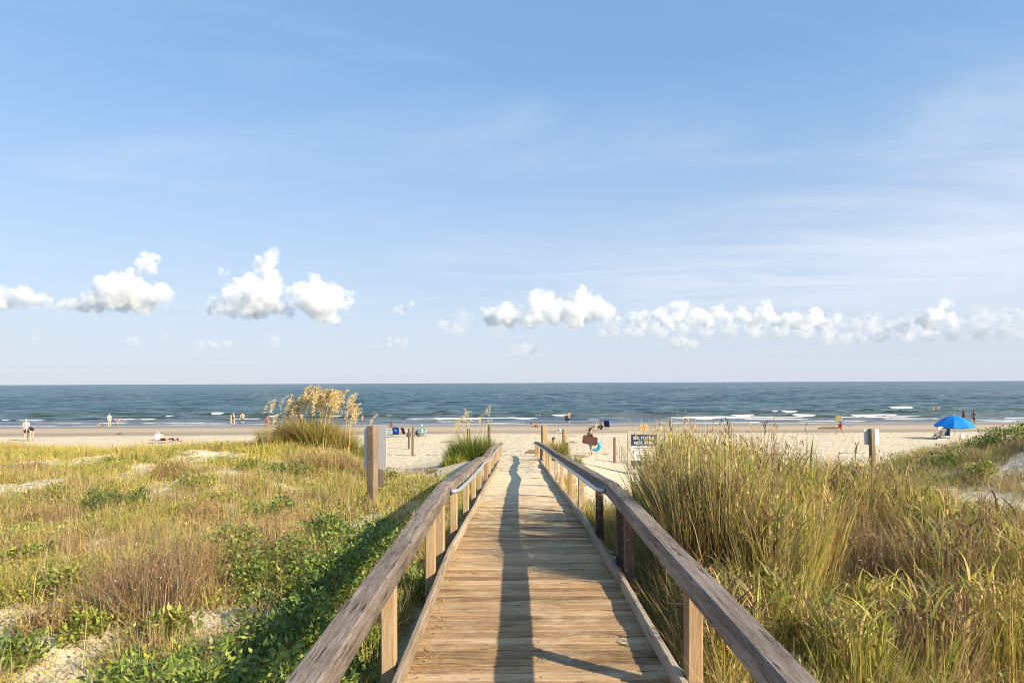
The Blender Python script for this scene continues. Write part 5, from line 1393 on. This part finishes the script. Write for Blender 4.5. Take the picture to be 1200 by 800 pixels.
# water edge, middle
person(water(666, 497.5, .05), R(15), 'carry', 'person in black shorts carrying a dark towel out of the sea, middle of the beach', 1.74, 'tan', 'dark', 0, (.36, .24, .17), ((.02, .02, .03), .95))
person(water(1093.5, 480.5, .95), R(20), 'stand', 'bather in dark shorts deep in the sea above the umbrella, left one of two', 1.7, 'tan', 'dark', 0, None, ((.02, .02, .03), .9))
person(water(1099.5, 480.5, .90), R(-20), 'hips', 'bather deep in the sea above the umbrella, right one of two', 1.75, 'fair', 'brown', 0, None, ((.3, .05, .05), .9))
person(water(1129, 490.5, .35), R(-60), 'stand', 'tanned wader in dark red shorts behind the umbrella, left one', 1.6, 'brown', 'dark', 0, None, ((.16, .03, .03), .9))
person(water(1141, 496.5, .1), R(-75), 'walk', 'man in dark green shorts walking out of the water right of the umbrella', 1.75, 'brown', 'dark', 0, None, ((.05, .06, .035), .95))

# reclining and sitting groups in the middle
person(beach(629, 500.5), R(-100), 'recline', 'woman reclining on the damp sand beyond the end of the right railing', 1.66, 'tan', 'dark', .1, None, None, (.03, .03, .05), True)
ca = beach(701, 504)
person((ca[0] - .25, ca[1], ca[2]), R(70), 'ground', 'person in pale clothes sitting on the sand left of the navy chair', 1.65, 'tan', 'blond', 0, (.55, .42, .32), ((.65, .62, .56), .8))
person((ca[0] + .35, ca[1] + .4, ca[2]), R(60), 'ground', 'person in black sitting on the sand right beside the navy chair', 1.7, 'tan', 'dark', 0, (.02, .02, .025), ((.03, .03, .05), .9))
pb = (px2(648.5, 35.0), 35.0, gz(px2(648.5, 35.0), 35.0))
person(pb, R(180), 'ground', 'dark haired woman sitting behind the grass clump right of the railing', 1.66, 'tan', 'dark', .15, None, None, (.05, .04, .04), True)

# girl with board and ring
gp = beach(691.5, 535)
gl = person(gp, R(-35), 'carry', 'dark haired person in black carrying a brown board and a blue ring', 1.52, 'tan', 'dark', .08, None, None, (.02, .018, .02), True)
M_BOARD = mat_plain('foam_board_brown', (.10, .045, .035), .55, .08, 6); M_BOARDB = mat_plain('foam_board_blue', (.10, .13, .26), .5, .08, 6)
def rounded(w, h, r, n=5):
    out = []
    for cx, cy, a0 in ((w / 2 - r, h / 2 - r, 0), (-w / 2 + r, h / 2 - r, 90), (-w / 2 + r, -h / 2 + r, 180), (w / 2 - r, -h / 2 + r, 270)):
        for i in range(n + 1):
            t = R(a0 + 90 * i / n); out.append((cx + r * math.cos(t), cy + r * math.sin(t)))
    return out
def bodyboard(loc, ux, uy, w, h, mat, label):
    o = empty('bodyboard', loc, 0, label, 'bodyboard')
    m = MB(); m.plate(rounded(w, h, .09), (0, 0, 0), ux, uy, .05); m.build('deck', mat, o)
    m = MB(); u = Vector(ux); v = Vector(uy); n = u.cross(v).normalized()
    m.tube([u * (w / 2 - .12) + n * .026, u * (w / 2 - .02) + n * .05 + v * .08, u * (w / 2 - .1) + n * .05 + v * .2], .006, 5); m.build('leash', M_EYE, o)
    return o
k = 1.52 / 1.7
bodyboard((gp[0] - .05, gp[1] - .26, gp[2] + .98 * k), Vector((.97, -.10, -.20)).normalized(), Vector((.2, .05, .98)).normalized(), .76, .44, M_BOARD, 'dark brown bodyboard carried under the arm of the person with the blue ring')
M_RING = mat_plain('ring_vinyl', (.03, .38, .68), .3, .05, 5, .5)
o = empty('swim_ring', (gp[0] + .28, gp[1] + .06, gp[2] + .56), 0, 'bright blue inflatable swim ring held by the person with the brown board', 'swim ring')
m = MB(); tor = [(.21 * math.cos(t), 0, .21 * math.sin(t)) for t in np.linspace(0, 2 * PI, 29)]
m.tube(tor, .088, 12, False); tb = m.build('tube', M_RING, o, True)
m = MB(); m.tube([(0, -.085, .21), (0, -.115, .21)], .012, 8); m.build('valve', M_WHITE, tb)
o.rotation_euler = (R(8), R(12), R(-12))

# person with bodyboards on the right
rp = beach(985, 509)
person(rp, R(60), 'carry', 'barefoot person in red shorts walking with boards on the sand left of the umbrella', 1.72, 'tan', 'brown', 0, (.36, .25, .2), ((.42, .05, .04), .9))
bodyboard((rp[0] - .28, rp[1] - .22, rp[2] + 1.36), Vector((.9, .1, .15)).normalized(), Vector((-.15, .05, .98)).normalized(), .52, .46, mat_plain('foam_board_olive', (.24, .20, .06), .5, .08, 6), 'olive yellow board held against the shoulder of the person in red shorts')
bodyboard((rp[0] + .28, rp[1] - .26, rp[2] + .98), Vector((.85, -.05, -.52)).normalized(), Vector((.5, .25, .84)).normalized(), 1.05, .20, M_BOARDB, 'blue bodyboard slanting from the hip of the person in red shorts')
# dark towel of the person at the water edge
wp = water(664.0, 497.5, .05)
o = tag(link_mesh('towel', (lambda m: (m.plate([(-.14, -.42), (.14, -.40), (.17, 0), (.15, .22), (-.12, .24), (-.17, -.1)], (0, 0, 0), (1, 0, 0), (0, .1, 1), .05), m.mesh('towel'))[1])(MB()), cloth((.02, .022, .04))), 'dark towel hanging from the arm of the person leaving the sea', 'towel')
o.location = (wp[0] - .10, wp[1] - .25, .90)

# ---------------------------------------------------------------- chairs and other beach gear
M_ALU = mat_plain('chair_tube', (.6, .6, .6), .35, .05, 20, .5, Metallic=.7)
def stripes(name, a, b, sc_=22):
    T = NT(name); g = T.n('ShaderNodeTexCoord'); s = T.n('ShaderNodeSeparateXYZ'); T.link((g, 'Object'), s.inputs[0])
    f = T.math('GREATER_THAN', T.math('FRACT', T.math('MULTIPLY', (s, 'Z'), sc_ / 3.2)), .5)
    return T.done(T.bsdf(T.mix(f, a, b), .8))
def chair(loc, rz, label, fab, hb=.62, w=.54, patch=None, low=.20):
    """low folding beach chair: the sitter looks along +y"""
    o = empty('beach_chair', loc, rz, label, 'chair')
    w2 = w / 2
    for s in (-1, 1):
        m = MB()
        m.tube([(s * w2, .34, 0), (s * w2, .36, low + .02), (s * w2, -.06, low), (s * w2, -.06 - hb * .36, low + hb * .93)], .013, 7)
        m.tube([(s * w2, -.30, 0), (s * w2, .05, low + .26)], .012, 7)
        m.build('side_frame', M_ALU, o)
        m = MB(); m.plate(rounded(.055, .40, .02, 3), (s * (w2 + .012), .06, low + .265), (1, 0, 0), (0, 1, .04), .022); m.build('armrest', M_WHITE, o)
    m = MB(); m.tube([(-w2, -.06 - hb * .36, low + hb * .93), (w2, -.06 - hb * .36, low + hb * .93)], .013, 7); m.tube([(-w2, .34, .012), (w2, .34, .012)], .012, 7); m.tube([(-w2, -.30, .012), (w2, -.30, .012)], .012, 7)
    m.build('cross_bars', M_ALU, o)
    def sheet(p0, p1, sag, name):
        m = MB(); vs = []; fs = []; nu, nv = 7, 7
        a = Vector(p0); b = Vector(p1); nrm = Vector((1, 0, 0)).cross((b - a)).normalized()
        for lay in (0, 1):
            for i in range(nu):
                for q in range(nv):
                    t = i / (nu - 1); u = q / (nv - 1)
                    vs.append(a.lerp(b, t) + Vector(((u - .5) * (w - .01), 0, 0)) - nrm * (sag * math.sin(PI * t) * math.sin(PI * u) + lay * .006))
        N = nu * nv
        for i in range(nu - 1):
            for q in range(nv - 1):
                c = i * nv + q; fs.append((c, c + 1, c + nv + 1, c + nv)); fs.append((N + c, N + c + nv, N + c + nv + 1, N + c + 1))
        rim = [q for q in range(nv)] + [i * nv + nv - 1 for i in range(1, nu)] + [(nu - 1) * nv + q for q in range(nv - 2, -1, -1)] + [i * nv for i in range(nu - 2, 0, -1)]
        for x_, y_ in zip(rim, rim[1:] + rim[:1]): fs.append((x_, N + x_, N + y_, y_))
        m.add(vs, fs); return m.build(name, fab, o, True)
    sheet((0, .35, low + .02), (0, -.05, low), .03, 'seat')
    bk = sheet((0, -.07, low + .01), (0, -.06 - hb * .355, low + hb * .92), .025, 'backrest')
    if patch:
        m = MB(); c = Vector((0, -.07 - hb * .20 - .022, low + hb * .52))
        m.plate(rounded(.22, .16, .03, 3), c, (1, 0, 0), Vector((0, -.36, .93)).normalized(), .008); m.build('pocket', patch, bk)
    return o
C_BLUE = mat_plain('chair_blue', (.012, .055, .36), .8, .08, 20); C_TEAL = stripes('chair_aqua', (.06, .50, .58), (.62, .74, .74)); C_GREY = stripes('chair_greyblue', (.16, .26, .36), (.40, .48, .50))
C_RED = mat_plain('chair_maroon', (.20, .04, .07), .8, .08, 20); C_NAVY = mat_plain('chair_navy', (.012, .03, .11), .8, .08, 20); C_WHITE = mat_plain('chair_white', (.70, .68, .66), .8, .04, 20)
C_LB = mat_plain('pocket_blue', (.10, .28, .62), .7)
def cb(px, py, rz, *a, **k): return chair(beach(px, py), R(rz), *a, **k)
cb(455.5, 512.5, 8, 'grey blue striped beach chair right of the white sign post', C_GREY, hb=.66)
cb(464, 512, -4, 'royal blue beach chair with a pale blue pocket', C_BLUE, hb=.70, w=.60, patch=C_LB)
cb(474.5, 511.5, -50, 'maroon beach chair turned sideways left of the thin dark stake', C_RED, hb=.60)
ac = cb(494.5, 511.5, -12, 'aqua and white striped beach chair right of the two stakes', C_TEAL, hb=.72, w=.60)
acl = ac.location
person((acl[0], acl[1] - .0, acl[2] - .10), R(-12), 'sit', 'person in a white sun hat sitting in the aqua striped chair', 1.68, 'fair', 'grey', 0, (.55, .65, .66), ((.2, .22, .25), 1.0), hat=(.78, .77, .74))
pp = beach(490, 511.5)
person(pp, R(30), 'ground', 'person in dark clothes sitting on the sand left of the aqua striped chair', 1.6, 'tan', 'dark', 0, (.09, .09, .09), ((.06, .06, .07), 1.0))
person(beach(459, 511.5), R(-10), 'stand', 'child in dark shorts standing between the grey blue chair and the royal blue chair', 1.28, 'brown', 'dark', 0, (.35, .12, .06), ((.04, .05, .12), .9))
cb(711.5, 502.5, -25, 'navy beach chair on the damp sand beside the two sitting people', C_NAVY, hb=.74, w=.6)
wc = cb(1100.5, 514.5, 4, 'white backed beach chair under the blue umbrella', C_WHITE, hb=.78, w=.66)
wl = wc.location
person((wl[0], wl[1], wl[2] - .10), R(4), 'sit', 'person in black shorts sitting in the white backed chair', 1.55, 'tan', 'brown', 0, (.4, .4, .42), ((.02, .02, .025), 1.0))
cb(1107, 513.5, -28, 'empty blue beach chair under the blue umbrella', mat_plain('chair_mid_blue', (.015, .10, .33), .8, .08, 20), hb=.82, w=.62, patch=C_WHITE)

# umbrella
ux, uY, uz = beach(1118, 514)
k = uY / F
o = empty('beach_umbrella', (ux, uY, uz), 0, 'big bright blue beach umbrella over two chairs on the sand', 'umbrella')
M_UMB = mat_plain('umbrella_blue', (.005, .20, .66), .6, .05, 3)
rad = 20.3 * k; ztop = at(1118, 486.3, uY)[2] - uz; zrim = at(1118, 498.0, uY)[2] - uz
cv = []; cf = []; ns = 8; sub = 5; nr = 7
apex = len(cv); cv.append((0, 0, ztop))
for i in range(1, nr + 1):
    t = i / nr
    for q in range(ns * sub):
        u = (q % sub) / sub; a = 2 * PI * q / (ns * sub) + .2
        rr_ = rad * t * (1 - .075 * math.sin(PI * u) * t)
        z = ztop + (zrim - ztop) * (t ** 1.75) - .05 * math.sin(PI * u) * t * (1 - t * .4)
        cv.append((rr_ * math.cos(a), rr_ * math.sin(a), z))
n_ = ns * sub
for q in range(n_):
    a = 2 * PI * q / n_ + .2; b = cv[1 + (nr - 1) * n_ + q]; cv.append((b[0] * .995, b[1] * .995, b[2] - .11 - .02 * math.sin(q * 2.1)))
for q in range(n_): cf.append((apex, 1 + q, 1 + (q + 1) % n_))
for i in range(nr):
    for q in range(n_):
        a = 1 + i * n_; cf.append((a + q, a + n_ + q, a + n_ + (q + 1) % n_, a + (q + 1) % n_))
m = MB(); m.add(cv, cf)
cn = m.build('canopy', M_UMB, o, False)
sol = cn.modifiers.new('s', 'SOLIDIFY'); sol.thickness = .012
m = MB(); m.tube([(0, 0, -.4), (0, 0, ztop - .02)], .02, 8); m.ball((0, 0, ztop + .04), (.03, .03, .05), 8, 6); m.build('pole', M_WHITE, o)
for q in range(ns):
    a = 2 * PI * q / ns + .2
    m = MB(); m.tube([(rad * t * math.cos(a) * .97, rad * t * math.sin(a) * .97, ztop + (zrim - ztop) * (t ** 1.75) - .035) for t in (0, .35, .7, 1)], .008, 5); m.build('rib', M_ALU, o)
o.rotation_euler = (R(3), R(-2), 0)

# small things on the sand
def bag(px, py, label, col, w=.42, h=.36):
    o = empty('beach_bag', beach(px, py), R(15), label, 'bag')
    m = MB(); m.tube([(0, 0, 0), (0, 0, .03), (0, 0, h * .6), (0, 0, h)], [w * .42, w * .48, w * .5, w * .42], 12); b = m.build('body', cloth(col), o, True); b.scale = (1, .5, 1)
    for s in (-1, 1):
        m = MB(); m.tube([(-w * .2, s * w * .16, h * .95), (-w * .15, s * w * .16, h * 1.35), (w * .15, s * w * .16, h * 1.35), (w * .2, s * w * .16, h * .95)], .012, 6); m.build('handle', cloth(col), o)
bag(184.5, 516, 'white beach bag on the sand beside the lying people', (.72, .74, .76), .5, .5)
bag(1127, 513.5, 'small white bag on the sand right of the umbrella pole', (.74, .72, .68), .40, .32)
bag(478.5, 511.5, 'dark bag on the sand beside the thin dark stake', (.10, .06, .09), .36, .34)
def towel(px, py, w, d, col, label, rz=0):
    x, Y, z = beach(px, py)
    nu, nv = 14, 10; m = MB(); vs = []; fs = []
    for lay in (0, 1):
        for i in range(nu):
            for q in range(nv):
                a = (i / (nu - 1) - .5) * w; b = (q / (nv - 1) - .5) * d
                ca_, sa_ = math.cos(R(rz)), math.sin(R(rz)); X_, Y_ = a * ca_ - b * sa_, a * sa_ + b * ca_
                vs.append((X_, Y_, gz(x + X_, Y + Y_) - z + .03 + .014 * math.sin(a * 9 + b * 5) - lay * .012))
    N = nu * nv
    for i in range(nu - 1):
        for q in range(nv - 1):
            c = i * nv + q; fs.append((c, c + nv, c + nv + 1, c + 1)); fs.append((N + c, N + c + 1, N + c + nv + 1, N + c + nv))
    m.add(vs, fs); o = m.build('beach_towel', cloth(col), None, True); o.location = (x, Y, z)
    tag(o, label, 'towel')
towel(196, 517.4, 1.5, 3.0, (.62, .42, .36), 'pinkish towel under the people lying on the left sand')
towel(659, 506.5, 1.3, 2.0, (.25, .55, .68), 'pale blue towel spread on the sand behind the right railing', 20)
o = empty('beach_ball', beach(655.5, 505.5), 0, 'white and aqua ball beside the pale blue towel', 'ball')
m = MB(); m.ball((0, 0, .15), .15, 16, 10); m.build('skin', stripes('ball_stripes', (.70, .72, .72), (.12, .48, .62), 12), o, True)
def float_(loc, label, mat, w, l, rz):
    o = empty('pool_float', loc, R(rz), label, 'float')
    m = MB()
    for i in range(5): m.tube([(-l / 2, (i - 2) * w / 5, .09), (-l / 2 + .05, (i - 2) * w / 5, .1), (l / 2 - .05, (i - 2) * w / 5, .1), (l / 2, (i - 2) * w / 5, .09)], [.04, w / 9.0, w / 9.0, .04], 9)
    m.build('mattress', mat, o, True)
    m = MB(); m.ball((-l / 2 + .12, 0, .19), (.12, w * .36, .08), 10, 7); m.build('pillow', mat, o, True)
float_((px2(641.5, 34.5), 34.5, gz(px2(641.5, 34.5), 34.5) + .02), 'yellow green inflatable mattress behind the tall square post', mat_plain('float_yellow', (.55, .62, .03), .4), .7, 1.0, 10)
float_((px2(655, 33.8), 33.8, gz(px2(655, 33.8), 33.8) + .02), 'orange inflatable mattress half hidden by the olive grass clump', mat_plain('float_orange', (.72, .20, .08), .4), .6, .9, -15)
# driftwood
def drift(px, py, L, r, rz, label, mat=None):
    x, Y, z = beach(px, py); m = MB(); m.r = rr.random()
    pts = [(-L / 2, 0, r * .5), (-L / 4, .05 * L, r * .8), (0, .02 * L, r * .7), (L / 4, -.03 * L, r * .9), (L / 2, .02 * L, r * .6)]
    m.tube(pts, [r * .5, r, r * 1.05, r * .85, r * .35], 8); m.tube([pts[3], (L * .3, .12 * L, r * 2.2)], [r * .5, r * .15], 6)
    o = m.build('driftwood', mat or M_DARKW, None); o.location = (x, Y, z); o.rotation_euler = (0, 0, R(rz)); tag(o, label, 'driftwood')
drift(971.5, 502.5, 2.2, .13, 5, 'dark driftwood log on the sand left of the person in red shorts')
drift(668.5, 511.5, 1.1, .06, 4, 'short orange brown driftwood on the sand right of the round wrapped post', M_POST)
drift(672, 518.5, .9, .03, -50, 'thin dark stick lying on the sand near the round wrapped post')
drift(678.5, 537, 1.0, .07, 15, 'dark piece of driftwood at the feet of the person with the blue ring')
drift(140, 509, .5, .08, 0, 'small dark lump of driftwood on the damp left sand')
drift(625, 536, .9, .11, 30, 'dark stump of driftwood at the foot of the right railing end')
drift(901, 533, 2.0, .05, -8, 'thin dark driftwood on the sand beyond the right thicket')
drift(525, 518, 1.2, .05, 30, 'dark stick on the sand left of the dense clump by the ramp')
